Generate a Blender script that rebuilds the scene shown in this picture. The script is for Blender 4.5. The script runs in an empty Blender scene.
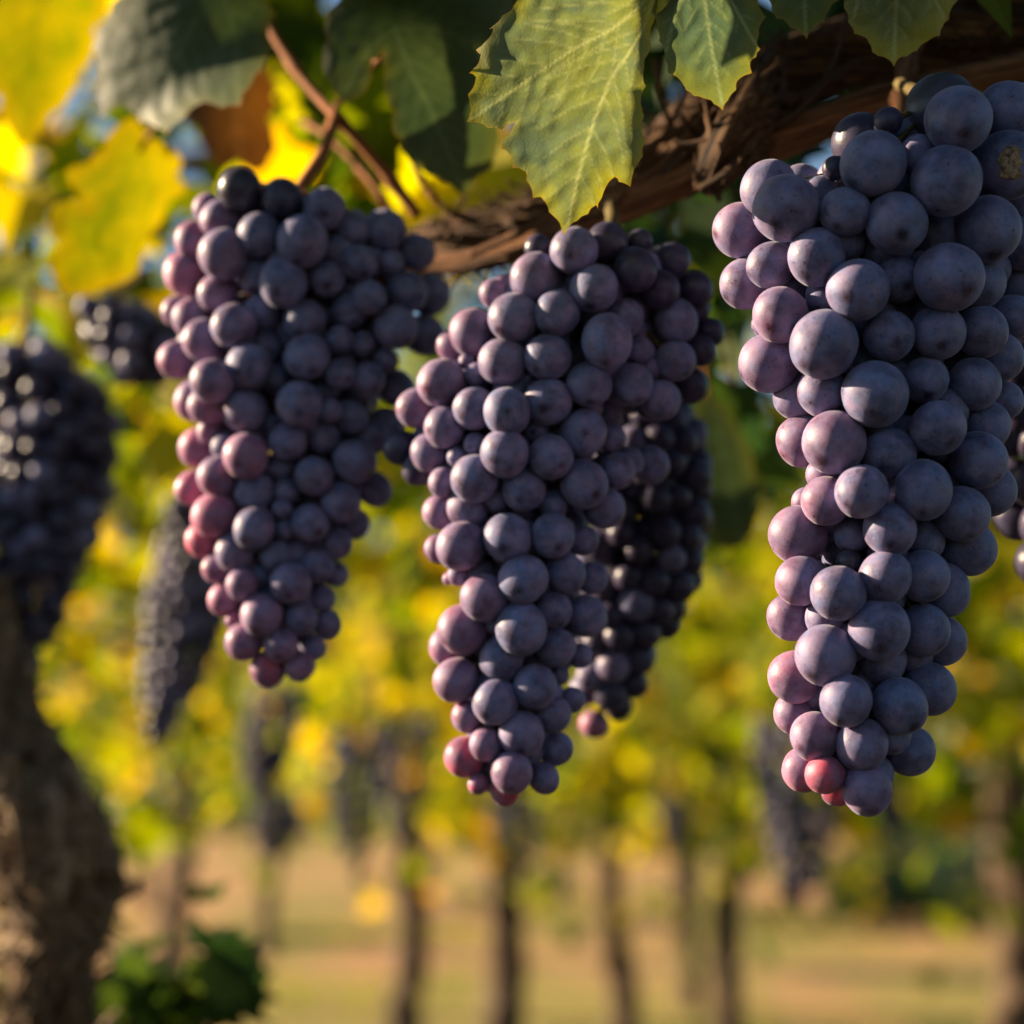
import bpy, bmesh, math, random
import numpy as np
from mathutils import Vector, Matrix, Quaternion, noise
from mathutils.geometry import delaunay_2d_cdt

random.seed(7); rng = np.random.default_rng(7)
scene = bpy.context.scene
COL = scene.collection

# ------------------------------------------------------------------ camera, world, sun, exposure
FPX = 60.0 / 36.0 * 1024
PITCH = math.atan(288 / FPX)
CAM_H = 1.25
cam_d = bpy.data.cameras.new('camera'); cam = bpy.data.objects.new('camera', cam_d); COL.objects.link(cam)
cam.location = (0, 0, CAM_H); cam.rotation_euler = (math.radians(90) + PITCH, 0, 0)
cam_d.lens = 60; cam_d.sensor_width = 36; cam_d.clip_start = 0.01; cam_d.clip_end = 2000
cam_d.dof.use_dof = True; cam_d.dof.focus_distance = 0.440; cam_d.dof.aperture_fstop = 6.3
cam_d.dof.aperture_blades = 0
scene.camera = cam
bpy.context.view_layer.update()
CM = Matrix.Translation((0, 0, CAM_H)) @ Matrix.Rotation(math.radians(90) + PITCH, 4, 'X')

SUN_BACK, SUN_EL = math.radians(15), math.radians(21)      # sun from the left, a little behind the fruit
sdir = Vector((-math.cos(SUN_BACK) * math.cos(SUN_EL), math.sin(SUN_BACK) * math.cos(SUN_EL), math.sin(SUN_EL)))
world = bpy.data.worlds.new('World'); scene.world = world; world.use_nodes = True
wn = world.node_tree
for n in list(wn.nodes): wn.nodes.remove(n)
sky = wn.nodes.new('ShaderNodeTexSky'); sky.sky_type = 'NISHITA'; sky.sun_disc = False
sky.sun_elevation = SUN_EL; sky.sun_rotation = math.atan2(sdir.x, sdir.y)
sky.dust_density = 0.3; sky.air_density = 1.2; sky.ozone_density = 3.0
bg = wn.nodes.new('ShaderNodeBackground'); bg.inputs[1].default_value = 0.05
wo = wn.nodes.new('ShaderNodeOutputWorld')
wn.links.new(sky.outputs[0], bg.inputs[0]); wn.links.new(bg.outputs[0], wo.inputs[0])
sl = bpy.data.lights.new('sun', 'SUN'); sun = bpy.data.objects.new('sun', sl); COL.objects.link(sun)
sl.energy = 5.0; sl.angle = math.radians(0.6); sl.color = (1.0, 0.77, 0.50)
sun.rotation_euler = sdir.to_track_quat('Z', 'Y').to_euler(); sun.location = (-3, 2, 4)
vs = scene.view_settings; vs.view_transform = 'Standard'; vs.look = 'None'; vs.exposure = 1.76; vs.gamma = 1
scene.cycles.use_denoising = True
scene.cycles.max_bounces = 8; scene.cycles.transmission_bounces = 4; scene.cycles.transparent_max_bounces = 6
scene.cycles.sample_clamp_indirect = 6

# ------------------------------------------------------------------ helpers
def cs(px, py, d):
    "camera-space point (x right, y up, z = depth) seen at a pixel"
    return Vector(((px - 512) / FPX * d, (512 - py) / FPX * d, d))
def W(v):
    "camera-space (x, y, depth) to world"
    return CM @ Vector((v[0], v[1], -v[2]))
def P(px, py, d): return W(cs(px, py, d))
def tag(o, label=None, cat=None, group=None, kind=None):
    if label: o['label'] = label
    if cat: o['category'] = cat
    if group: o['group'] = group
    if kind: o['kind'] = kind
    return o
def empty(name, loc, label, cat, group=None):
    o = bpy.data.objects.new(name, None); COL.objects.link(o); o.location = loc; o.empty_display_size = 0.02
    return tag(o, label, cat, group)
def mesh_obj(name, verts, faces, mat, parent=None, smooth=True, attrs=None):
    "world-space verts; kept in place when parented to an unrotated empty"
    off = parent.location if parent is not None else Vector((0, 0, 0))
    v = np.array([tuple(x) for x in verts], dtype=float) if not isinstance(verts, np.ndarray) else verts
    v = v - np.array(off)
    m = bpy.data.meshes.new(name); m.from_pydata(v.tolist(), [], faces if isinstance(faces, list) else faces.tolist())
    if smooth: m.polygons.foreach_set('use_smooth', [True] * len(m.polygons))
    if attrs:
        for k, (tp, data) in attrs.items():
            a = m.attributes.new(k, tp, 'POINT')
            a.data.foreach_set('value' if tp == 'FLOAT' else 'vector', np.asarray(data, dtype=float).ravel())
    m.materials.append(mat); m.update()
    o = bpy.data.objects.new(name, m); COL.objects.link(o)
    if parent is not None: o.parent = parent
    return o

def catmull(pts, n):
    "pts: list of tuples, any dimension; returns n+1 samples"
    p = np.array(pts, dtype=float); k = len(p)
    ext = np.vstack([2 * p[0] - p[1], p, 2 * p[-1] - p[-2]])
    out = []
    for i in range(n + 1):
        t = i / n * (k - 1); s = min(int(t), k - 2); u = t - s
        a, b, c, d = ext[s:s + 4]
        out.append(0.5 * ((2 * b) + (c - a) * u + (2 * a - 5 * b + 4 * c - d) * u * u + (3 * b - a - 3 * c + d) * u ** 3))
    return np.array(out)

class MB:
    def __init__(s): s.v = []; s.f = []; s.a = []
    def tube(s, path, rad, nseg=10, rfun=None, cap=True, twist=0.0):
        "path: (n,3) world; rad: array; rfun(i, ang, t) multiplies the radius. attribute = (around, along, 0)"
        path = np.asarray(path, float); n = len(path)
        rad = np.full(n, rad, float) if np.isscalar(rad) else np.asarray(rad, float)
        T = np.gradient(path, axis=0); T /= np.linalg.norm(T, axis=1)[:, None] + 1e-12
        up = np.array([0, 0, 1.0]) if abs(T[0][2]) < 0.9 else np.array([0, 1.0, 0])
        N = np.cross(T[0], up); N /= np.linalg.norm(N)
        base = len(s.v); L = 0.0
        for i in range(n):
            N = N - T[i] * np.dot(N, T[i]); N /= np.linalg.norm(N); B = np.cross(T[i], N)
            if i: L += float(np.linalg.norm(path[i] - path[i - 1]))
            for j in range(nseg):
                a = 2 * math.pi * j / nseg + twist * L
                r = rad[i] * (rfun(L, 2 * math.pi * j / nseg) if rfun else 1.0)
                s.v.append(tuple(path[i] + (N * math.cos(a) + B * math.sin(a)) * r))
                s.a.append((math.cos(2 * math.pi * j / nseg) , math.sin(2 * math.pi * j / nseg), L * 100))
        for i in range(n - 1):
            for j in range(nseg):
                a = base + i * nseg + j; b = base + i * nseg + (j + 1) % nseg
                s.f.append((a, b, b + nseg, a + nseg))
        if cap:
            s.f.append(tuple(base + j for j in reversed(range(nseg))))
            s.f.append(tuple(base + (n - 1) * nseg + j for j in range(nseg)))
    def ribbon(s, path, nrm, width, thick=0.0003):
        "a thin solid strip, tapering"
        path = np.asarray(path, float); n = len(path); base = len(s.v)
        T = np.gradient(path, axis=0)
        for i in range(n):
            nn = np.asarray(nrm[i], float); nn /= np.linalg.norm(nn) + 1e-9
            S = np.cross(T[i], nn); S /= np.linalg.norm(S) + 1e-9
            w = width * (0.25 + 0.75 * math.sin(math.pi * (0.08 + 0.86 * i / (n - 1))))
            for sx, sn in ((-1, 0), (1, 0), (1, 1), (-1, 1)):
                s.v.append(tuple(path[i] + S * sx * w + nn * sn * thick)); s.a.append((sx * .3, 0, i * 1.0))
        for i in range(n - 1):
            for j in range(4):
                a = base + i * 4 + j; b = base + i * 4 + (j + 1) % 4
                s.f.append((a, b, b + 4, a + 4))
        s.f.append((base, base + 3, base + 2, base + 1)); e = base + (n - 1) * 4; s.f.append((e, e + 1, e + 2, e + 3))
    def build(s, name, mat, parent=None):
        return mesh_obj(name, s.v, s.f, mat, parent, attrs={'tube': ('FLOAT_VECTOR', s.a)})

# ------------------------------------------------------------------ materials
def newmat(name):
    m = bpy.data.materials.new(name); m.use_nodes = True; nt = m.node_tree
    for n in list(nt.nodes): nt.nodes.remove(n)
    return m, nt
class NT:
    def __init__(s, nt): s.nt = nt
    def n(s, t, **kw):
        nd = s.nt.nodes.new(t)
        for k, v in kw.items(): setattr(nd, k, v)
        return nd
    def l(s, a, b): s.nt.links.new(a, b)
    def attr(s, name, typ='GEOMETRY'): return s.n('ShaderNodeAttribute', attribute_name=name, attribute_type=typ)
    def val(s, x, inp):
        if isinstance(x, (int, float, tuple)): inp.default_value = x
        else: s.l(x, inp)
    def math(s, op, a, b=0.0, c=None, clamp=False):
        nd = s.n('ShaderNodeMath', operation=op, use_clamp=clamp); s.val(a, nd.inputs[0]); s.val(b, nd.inputs[1])
        if c is not None: s.val(c, nd.inputs[2])
        return nd.outputs[0]
    def mix(s, f, a, b, bt='MIX'):
        nd = s.n('ShaderNodeMix', data_type='RGBA', blend_type=bt)
        s.val(f, nd.inputs[0])
        for x, i in ((a, 6), (b, 7)):
            if isinstance(x, tuple): nd.inputs[i].default_value = (*x[:3], 1)
            else: s.l(x, nd.inputs[i])
        return nd.outputs[2]
    def noise(s, vec, scale, detail=3, rough=0.55, w=None, dist=0.0):
        nd = s.n('ShaderNodeTexNoise', noise_dimensions='4D' if w is not None else '3D')
        nd.inputs['Scale'].default_value = scale; nd.inputs['Detail'].default_value = detail
        nd.inputs['Roughness'].default_value = rough; nd.inputs['Distortion'].default_value = dist
        s.l(vec, nd.inputs['Vector'])
        if w is not None: s.l(w, nd.inputs['W'])
        return nd.outputs[0]
    def ramp(s, f, stops):
        nd = s.n('ShaderNodeValToRGB'); cr = nd.color_ramp
        while len(cr.elements) < len(stops): cr.elements.new(0.5)
        for e, (p, c) in zip(cr.elements, stops):
            e.position = p; e.color = (*c, 1) if len(c) == 3 else c
        s.l(f, nd.inputs[0]); return nd.outputs[0]
    def rng(s, f, a, b, c=0.0, d=1.0):
        nd = s.n('ShaderNodeMapRange'); nd.clamp = True; s.l(f, nd.inputs[0])
        for i, x in enumerate((a, b, c, d)): nd.inputs[i + 1].default_value = x
        return nd.outputs[0]
    def out(s, sh):
        o = s.n('ShaderNodeOutputMaterial'); s.l(sh, o.inputs[0])

def grape_material():
    m, nt = newmat('grape_skin'); N = NT(nt)
    lp = N.attr('lp').outputs['Vector']; seed = N.attr('seed').outputs['Fac']
    oi = N.n('ShaderNodeObjectInfo')
    w = N.math('ADD', N.math('MULTIPLY', oi.outputs['Random'], 97.0), seed)
    skin = oi.outputs['Color']
    sep = N.n('ShaderNodeSeparateXYZ'); N.l(lp, sep.inputs[0])
    rad = N.math('SQRT', N.math('ADD', N.math('MULTIPLY', sep.outputs[0], sep.outputs[0]), N.math('MULTIPLY', sep.outputs[1], sep.outputs[1])))
    north = N.rng(sep.outputs[2], 0.0, 0.2)
    # bloom: broad cloudy patches, small scuffs and fine specks rubbed through to the skin
    n1 = N.noise(lp, 1.3, 4, 0.6, w); n2 = N.noise(lp, 7.0, 4, 0.65, w, 0.6); n3 = N.noise(lp, 26.0, 2, 0.5, w)
    cloud = N.rng(n1, 0.36, 0.62, 0.38, 0.96)
    scuff = N.rng(n2, 0.58, 0.68, 0.0, 0.48)
    speck = N.rng(n3, 0.62, 0.70, 0.0, 0.45)
    ringn = N.math('ADD', rad, N.math('MULTIPLY', N.math('SUBTRACT', n2, 0.5), 0.34))
    rub = N.math('MULTIPLY', N.rng(ringn, 0.12, 0.30, 0.42, 0.0), north)
    bloom = N.math('SUBTRACT', N.math('SUBTRACT', N.math('SUBTRACT', cloud, scuff), speck), rub, clamp=True)
    bl_col = N.mix(N.rng(N.noise(lp, 2.1, 2, 0.5, w), 0.35, 0.65), (0.195, 0.240, 0.460), (0.31, 0.255, 0.42))
    tint = N.mix(0.24, bl_col, skin)
    sepb = N.n('ShaderNodeSeparateColor'); N.l(skin, sepb.inputs[0])
    bloom = N.math('MULTIPLY', bloom, N.rng(sepb.outputs[2], 0.050, 0.090, 0.22, 1.0))
    bloom = N.math('MULTIPLY', bloom, N.rng(sepb.outputs[0], 0.15, 0.5, 1.0, 0.80))
    sepk = N.n('ShaderNodeSeparateColor'); N.l(skin, sepk.inputs[0])
    blush = N.math('MULTIPLY', N.rng(N.noise(lp, 0.9, 2, 0.5, w), 0.42, 0.62), N.rng(sepk.outputs[0], 0.10, 0.22, 0.0, 0.55))
    skin = N.mix(blush, skin, (0.075, 0.035, 0.095))     # a half-ripe berry is part purple, part pink
    deep = N.mix(0.82, skin, (0.018, 0.010, 0.028))
    sepc = N.n('ShaderNodeSeparateColor'); N.l(skin, sepc.inputs[0])
    red = N.rng(sepc.outputs[0], 0.12, 0.50)                     # pink berries, part unripe, part painted sunlight, keep their skin colour
    deep = N.mix(red, deep, skin)
    tint = N.mix(N.math('MULTIPLY', red, 0.55), tint, N.mix(0.5, skin, (0.60, 0.42, 0.52)))
    col = N.mix(bloom, deep, tint)
    # stylar scar: brown dot, pale ring
    dot = N.math('MULTIPLY', N.rng(ringn, 0.04, 0.075, 1.0, 0.0), north)
    col = N.mix(dot, col, (0.05, 0.025, 0.018))
    v = N.n('ShaderNodeTexVoronoi', voronoi_dimensions='4D'); v.inputs['Scale'].default_value = 5.5
    N.l(lp, v.inputs['Vector']); N.l(w, v.inputs['W'])
    pale = N.math('MULTIPLY', N.rng(v.outputs['Distance'], 0.06, 0.10, 1.0, 0.0), N.rng(N.noise(lp, 3.0, 1, 0.5, w), 0.48, 0.56))
    col = N.mix(N.math('MULTIPLY', pale, 0.55), col, (0.55, 0.52, 0.55))
    p = N.n('ShaderNodeBsdfPrincipled'); N.l(col, p.inputs['Base Color'])
    N.l(N.rng(bloom, 0.15, 0.9, 0.34, 0.60), p.inputs['Roughness'])
    p.inputs['Specular IOR Level'].default_value = 0.32
    N.l(N.rng(sepb.outputs[2], 0.050, 0.090, 0.02, 0.22), p.inputs['Sheen Weight']); p.inputs['Sheen Roughness'].default_value = 0.35; p.inputs['Sheen Tint'].default_value = (0.85, 0.85, 1.0, 1)
    N.l(N.math('MULTIPLY_ADD', red, 0.8, 0.10), p.inputs['Subsurface Weight'])
    p.inputs['Subsurface Radius'].default_value = (1.0, 0.16, 0.22)
    p.inputs['Subsurface Scale'].default_value = 0.0050
    b = N.n('ShaderNodeBump'); b.inputs['Strength'].default_value = 0.18; b.inputs['Distance'].default_value = 0.0006
    N.l(N.math('SUBTRACT', N.math('ADD', n2, N.math('MULTIPLY', pale, 0.8)), N.math('MULTIPLY', dot, 1.5)), b.inputs['Height']); N.l(b.outputs[0], p.inputs['Normal'])
    N.out(p.outputs[0]); return m

def leaf_material(name, c_a, c_b, c_rim, vein, trans=0.45, spots=0.25, rough=0.45):
    "attributes: uvl (leaf plane, cm), vein 0..1, rim 0..1 (1 at the edge)"
    m, nt = newmat(name); N = NT(nt)
    uv = N.attr('uvl').outputs['Vector']; ve = N.attr('vein').outputs['Fac']; rim = N.attr('rim').outputs['Fac']
    n1 = N.noise(uv, 0.35, 3); n2 = N.noise(uv, 3.0, 4, 0.6)
    f = N.rng(N.math('ADD', n1, N.math('MULTIPLY', N.math('SUBTRACT', n2, 0.5), 0.35)), 0.36, 0.64)
    col = N.mix(f, c_a, c_b)
    rimf = N.rng(N.math('ADD', rim, N.math('MULTIPLY', N.math('SUBTRACT', n1, 0.5), 2.0)), 0.30, 1.5)
    col = N.mix(rimf, col, c_rim)
    vo = N.n('ShaderNodeTexVoronoi', feature='DISTANCE_TO_EDGE'); vo.inputs['Scale'].default_value = 2.6
    wob = N.n('ShaderNodeTexNoise'); wob.inputs['Scale'].default_value = 2.2; wob.inputs['Detail'].default_value = 3; N.l(uv, wob.inputs['Vector'])
    va = N.n('ShaderNodeVectorMath', operation='MULTIPLY_ADD'); N.l(wob.outputs['Color'], va.inputs[0]); va.inputs[1].default_value = (.5, .5, .5); N.l(uv, va.inputs[2]); N.l(va.outputs[0], vo.inputs['Vector'])
    net = N.rng(vo.outputs['Distance'], 0.0, 0.10, 1.0, 0.0)
    vo2 = N.n('ShaderNodeTexVoronoi', feature='DISTANCE_TO_EDGE'); vo2.inputs['Scale'].default_value = 9.5; N.l(uv, vo2.inputs['Vector'])
    net2 = N.rng(vo2.outputs['Distance'], 0.0, 0.14, 1.0, 0.0)
    netm = N.math('ADD', N.math('MULTIPLY', net, 0.17), N.math('MULTIPLY', net2, 0.14))
    col = N.mix(netm, col, N.mix(0.45, col, (0.015, 0.03, 0.01)))
    col = N.mix(N.math('MULTIPLY', ve, 0.75), col, vein)
    brown = N.math('MULTIPLY', N.rng(N.noise(uv, 5.5, 3, 0.6), 0.66, 0.72), spots)
    col = N.mix(brown, col, (0.10, 0.05, 0.02))
    tip = N.math('MULTIPLY', N.rng(rim, 0.95, 1.0), 0.45); col = N.mix(tip, col, (0.42, 0.20, 0.05))
    p = N.n('ShaderNodeBsdfPrincipled'); N.l(col, p.inputs['Base Color']); p.inputs['Roughness'].default_value = rough
    p.inputs['Specular IOR Level'].default_value = 0.35
    t = N.n('ShaderNodeBsdfTranslucent'); hs = N.n('ShaderNodeHueSaturation'); hs.inputs['Saturation'].default_value = 1.15; hs.inputs['Value'].default_value = 1.5
    N.l(col, hs.inputs['Color']); N.l(hs.outputs[0], t.inputs[0])
    mx = N.n('ShaderNodeMixShader'); mx.inputs[0].default_value = trans; N.l(p.outputs[0], mx.inputs[1]); N.l(t.outputs[0], mx.inputs[2])
    b = N.n('ShaderNodeBump'); b.inputs['Strength'].default_value = 0.30; b.inputs['Distance'].default_value = 0.0006
    N.l(N.math('SUBTRACT', N.math('MULTIPLY', n2, 0.35), N.math('ADD', netm, N.math('MULTIPLY', ve, 0.5))), b.inputs['Height'])
    N.l(b.outputs[0], p.inputs['Normal']); N.l(b.outputs[0], t.inputs['Normal'])
    N.out(mx.outputs[0]); return m

def foliage_material(name, stops, trans=0.5, tgain=1.6):
    m, nt = newmat(name); N = NT(nt)
    ti = N.attr('tint').outputs['Fac']
    col = N.ramp(ti, stops)
    p = N.n('ShaderNodeBsdfPrincipled'); N.l(col, p.inputs['Base Color']); p.inputs['Roughness'].default_value = 0.65
    p.inputs['Specular IOR Level'].default_value = 0.2
    t = N.n('ShaderNodeBsdfTranslucent'); hs = N.n('ShaderNodeHueSaturation'); hs.inputs['Saturation'].default_value = 1.1; hs.inputs['Value'].default_value = tgain
    N.l(col, hs.inputs['Color']); N.l(hs.outputs[0], t.inputs[0])
    mx = N.n('ShaderNodeMixShader'); mx.inputs[0].default_value = trans; N.l(p.outputs[0], mx.inputs[1]); N.l(t.outputs[0], mx.inputs[2])
    N.out(mx.outputs[0]); return m

def bark_material(name, dark, mid, light, scale=1.0, bump=0.9, stretch=0.16):
    "tube attribute: cos, sin, length in cm - fibres run along the length"
    m, nt = newmat(name); N = NT(nt)
    a = N.attr('tube').outputs['Vector']
    mp = N.n('ShaderNodeMapping'); mp.inputs['Scale'].default_value = (1, 1, stretch); N.l(a, mp.inputs[0]); v = mp.outputs[0]
    g = N.n('ShaderNodeNewGeometry')
    n1 = N.noise(v, 3.2 * scale, 5, 0.65, None, 0.8); n2 = N.noise(v, 12 * scale, 4, 0.6); n3 = N.noise(g.outputs['Position'], 55, 3)
    f = N.math('ADD', N.math('MULTIPLY', n1, 0.65), N.math('MULTIPLY', n2, 0.35))
    col = N.ramp(f, [(0.38, dark), (0.50, mid), (0.64, light)])
    col = N.mix(N.rng(n3, 0.45, 0.7, 0, 0.5), col, tuple(x * 0.5 for x in mid))
    p = N.n('ShaderNodeBsdfPrincipled'); N.l(col, p.inputs['Base Color']); p.inputs['Roughness'].default_value = 0.75
    p.inputs['Specular IOR Level'].default_value = 0.25
    b = N.n('ShaderNodeBump'); b.inputs['Strength'].default_value = bump; b.inputs['Distance'].default_value = 0.0025; N.l(f, b.inputs['Height']); N.l(b.outputs[0], p.inputs['Normal'])
    N.out(p.outputs[0]); return m

M_GRAPE = grape_material()
M_BARK = bark_material('old_bark', (0.012, 0.007, 0.004), (0.12, 0.058, 0.026), (0.42, 0.24, 0.12), 1.5, 1.0, 0.07)
M_BARK2 = bark_material('trunk_bark', (0.035, 0.020, 0.012), (0.22, 0.135, 0.075), (0.58, 0.42, 0.27))
M_BARK3 = bark_material('distant_bark', (0.020, 0.012, 0.008), (0.09, 0.055, 0.032), (0.22, 0.145, 0.09))
M_CANE = bark_material('cane_bark', (0.05, 0.022, 0.010), (0.20, 0.080, 0.028), (0.42, 0.20, 0.09), 1.3, 0.8, 0.10)
M_STEM = bark_material('green_stem', (0.06, 0.04, 0.015), (0.12, 0.085, 0.025), (0.18, 0.14, 0.045), 1.0, 0.3)
M_SHOOT = bark_material('red_shoot', (0.12, 0.035, 0.012), (0.30, 0.10, 0.03), (0.45, 0.20, 0.07), 1.0, 0.3)

# ------------------------------------------------------------------ leaves
def point_in_poly(x, y, poly):
    c = False; n = len(poly); j = n - 1
    for i in range(n):
        xi, yi = poly[i]; xj, yj = poly[j]
        if (yi > y) != (yj > y) and x < (xj - xi) * (y - yi) / (yj - yi) + xi: c = not c
        j = i
    return c
def seg_dist(P_, A, B):
    AB = B - A; t = np.clip(((P_ - A) @ AB) / (AB @ AB + 1e-12), 0, 1)
    return np.linalg.norm(P_ - (A + t[:, None] * AB), axis=1)
def polyline_dist(P_, pl):
    d = np.full(len(P_), 1e9)
    for a, b in zip(pl[:-1], pl[1:]): d = np.minimum(d, seg_dist(P_, np.array(a, float), np.array(b, float)))
    return d
def refine(outline, step, jag, smooth=True):
    "densify an outline; small uneven notches between its given teeth"
    out = []
    n = len(outline)
    for i in range(n):
        a = np.array(outline[i], float); b = np.array(outline[(i + 1) % n], float)
        L = np.linalg.norm(b - a); k = max(1, int(L / step)); nrm = np.array([(b - a)[1], -(b - a)[0]]) / (L + 1e-9)
        for j in range(k):
            t = j / k
            bulge = math.sin(math.pi * t) * min(L * 0.10, jag * 2.0)
            w = noise.noise(Vector((a[0] * .13 + t * L * .11, a[1] * .13, 3.1))) * jag * (1 if 0 < t < 1 else 0)
            out.append(tuple(a + (b - a) * t + nrm * (bulge + w)))
    return out
def leaf_mesh_data(outline, spacing, veins, veinw, rim_w, cm_per_unit):
    "outline in 2D units -> verts2d, faces, attributes"
    poly = outline; xs = [p[0] for p in poly]; ys = [p[1] for p in poly]
    pts = [Vector(p) for p in poly]; nb = len(pts)
    P_ = []
    y = min(ys); row = 0
    while y < max(ys):
        x = min(xs) + (spacing / 2 if row % 2 else 0)
        while x < max(xs):
            q = (x + random.uniform(-.15, .15) * spacing, y + random.uniform(-.15, .15) * spacing)
            if point_in_poly(q[0], q[1], poly): P_.append(q)
            x += spacing
        y += spacing * 0.87; row += 1
    arr = np.array(P_); bd = polyline_dist(arr, list(poly) + [poly[0]])
    arr = arr[bd > spacing * 0.45]
    pts += [Vector(p) for p in arr.tolist()]
    edges = [(i, (i + 1) % nb) for i in range(nb)]
    vo, eo, fo, *_ = delaunay_2d_cdt(pts, edges, [tuple(range(nb))], 1, 1e-6)
    v2 = np.array([tuple(v) for v in vo])
    bd = polyline_dist(v2, list(poly) + [poly[0]]); rim = np.clip(1 - bd / rim_w, 0, 1)
    vein = np.zeros(len(v2)); vd = np.full(len(v2), 1e9)
    for pl, k in veins:
        d = polyline_dist(v2, pl); vein = np.maximum(vein, k * np.clip(1.15 - d / (veinw * (0.55 + 0.45 * k)), 0, 1)); vd = np.minimum(vd, d)
    uvl = np.c_[v2 * cm_per_unit, np.zeros(len(v2))]
    return v2, [tuple(f) for f in fo], uvl, vein, rim, vd
def side_veins(main, n, length, ang=48, k=0.45, start=0.12, flip=1):
    out = []
    pl = catmull(main, 24)
    for i in range(n):
        t = start + (0.95 - start) * i / n
        j = int(t * 24); d = pl[min(j + 1, 24)] - pl[max(j - 1, 0)]; d /= np.linalg.norm(d) + 1e-9
        for s in (-1, 1):
            a = math.radians(ang) * s; dd = np.array([d[0] * math.cos(a) - d[1] * math.sin(a), d[0] * math.sin(a) + d[1] * math.cos(a)])
            L = length * (1 - 0.72 * t) * random.uniform(.85, 1.1)
            mid = pl[j] + dd * L * .5 + d * L * .04; end = pl[j] + dd * L + d * L * .22
            out.append(([tuple(pl[j]), tuple(mid), tuple(end)], k))
    return out
def traced_leaf(name, outline, mains, d0, slope, bend, mat, label, spacing=3.2, jag=1.6, sidelen=60, petiole=None, group=None, refstep=3.0, fold=None, cat='leaf', wav=1.0):
    "an outline given in pixels, laid on a curved blade at its own distance"
    cx = float(np.mean([p[0] for p in outline])); cy = float(np.mean([p[1] for p in outline]))
    veins = []
    for mpl in mains:
        veins.append(([tuple(x) for x in catmull(mpl, 14)], 1.0)); L = sum(math.dist(a, b) for a, b in zip(mpl[:-1], mpl[1:]))
        veins += side_veins(mpl, max(3, int(L / 26)), sidelen * L / 200)
    cm = d0 / FPX * 100
    v2, F, uvl, vein, rim, vd = leaf_mesh_data(refine(outline, refstep, jag), spacing, veins, 2.0 * max(1, spacing / 3.2), 26, cm)
    V = []
    for (x, y), q in zip(v2, vd):
        u = (x - cx) / 100; w = (y - cy) / 100
        d = d0 + slope[0] * u + slope[1] * w + bend[0] * u * u + bend[1] * w * w + bend[2] * u * w
        d += wav * 0.0016 * noise.noise(Vector((u * 1.7, w * 1.7, d0 * 9))) + wav * 0.0006 * noise.noise(Vector((u * 7, w * 7, 1)))
        d += -0.0004 * min(q / 9.0, 1.0)                # blade quilted up between the veins
        if fold is not None: d += fold(x, y)
        V.append(P(x, y, d))
    base = P(mains[0][0][0], mains[0][0][1], d0)
    root = empty(name, base, label, cat, group)
    mesh_obj('blade', V, F, mat, root, attrs={'uvl': ('FLOAT_VECTOR', uvl), 'vein': ('FLOAT', vein), 'rim': ('FLOAT', rim)})
    if petiole:
        mb = MB(); pts = catmull([tuple(P(*q)) for q in petiole], 18); mb.tube(pts, np.linspace(.0013, .0010, len(pts)), 8)
        mb.build('petiole', M_SHOOT, root)
    return root

LEAF_OUT = []
def generic_outline(n=120, seed=0):
    "five-lobed toothed vine leaf, unit size, petiole notch at the origin, tip along +y"
    r_ = random.Random(seed); out = []
    lobes = [(90, 1.0, 26), (38, .84, 24), (142, .84, 24), (-18, .62, 26), (198, .62, 26)]
    lobes = [(a + r_.uniform(-5, 5), k * r_.uniform(.92, 1.08), w) for a, k, w in lobes]
    for i in range(n):
        a = -68 + 316 * i / (n - 1)
        r = 0.40
        for la, k, w in lobes: r = max(r, k * math.exp(-((a - la) / w) ** 2 * 0.9))
        tooth = ((i % 5) / 5.0) ; r *= 1 + 0.085 * (tooth - .4) * (1 + .4 * r_.random())
        out.append((r * math.cos(math.radians(a)) * .62, r * math.sin(math.radians(a)) * .62))
    out.append((0.0, -0.02))
    return out
def real_leaf_points(size, dens=0.055, seed=0):
    ol = generic_outline(90, seed)
    tips = [(90, .56), (38, .46), (142, .46), (-18, .33), (198, .33)]
    veins = []
    for a, L in tips:
        e = (L * math.cos(math.radians(a)), L * math.sin(math.radians(a))); veins.append(([(0, 0), e], 1.0))
        veins += side_veins([(0, 0), (e[0] * .5, e[1] * .5), e], 4, L * .35, k=.4)
    v2, F, uvl, vein, rim, vd = leaf_mesh_data(ol, dens, veins, .014, .13, size * 100)
    return v2, F, uvl, vein, rim, vd
LEAFLIB = [real_leaf_points(0.13, 0.05, s) for s in range(4)]
def rot_from(n, up):
    n = Vector(n).normalized(); u = Vector(up); u = (u - n * u.dot(n)).normalized(); r = u.cross(n)
    return Matrix((r, u, n)).transposed()
def place_leaf(name, lib, pos, nrm, tipdir, size, mat, label, cup=0.25, group=None, petiole_to=None):
    v2, F, uvl, vein, rim, vd = LEAFLIB[lib]; R = rot_from(nrm, tipdir)
    V = []
    for (x, y), q in zip(v2, vd):
        z = cup * (abs(x) ** 1.5) * .8 - cup * y * y * .7 + 0.05 * noise.noise(Vector((x * 4 + lib, y * 4, size * 50))) - 0.0
        V.append(Vector(pos) + R @ (Vector((x, y, z)) * size))
    root = empty(name, pos, label, 'leaf', group)
    mesh_obj('blade', V, F, mat, root, attrs={'uvl': ('FLOAT_VECTOR', uvl), 'vein': ('FLOAT', vein), 'rim': ('FLOAT', rim)})
    if petiole_to is not None:
        a = Vector(pos); b = Vector(petiole_to); mid = (a + b) / 2 + Vector((0, 0, -.008))
        pts = catmull([tuple(a), tuple(mid), tuple(b)], 12); mb = MB(); mb.tube(pts, .0012, 7); mb.build('petiole', M_SHOOT, root)
    return root

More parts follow.
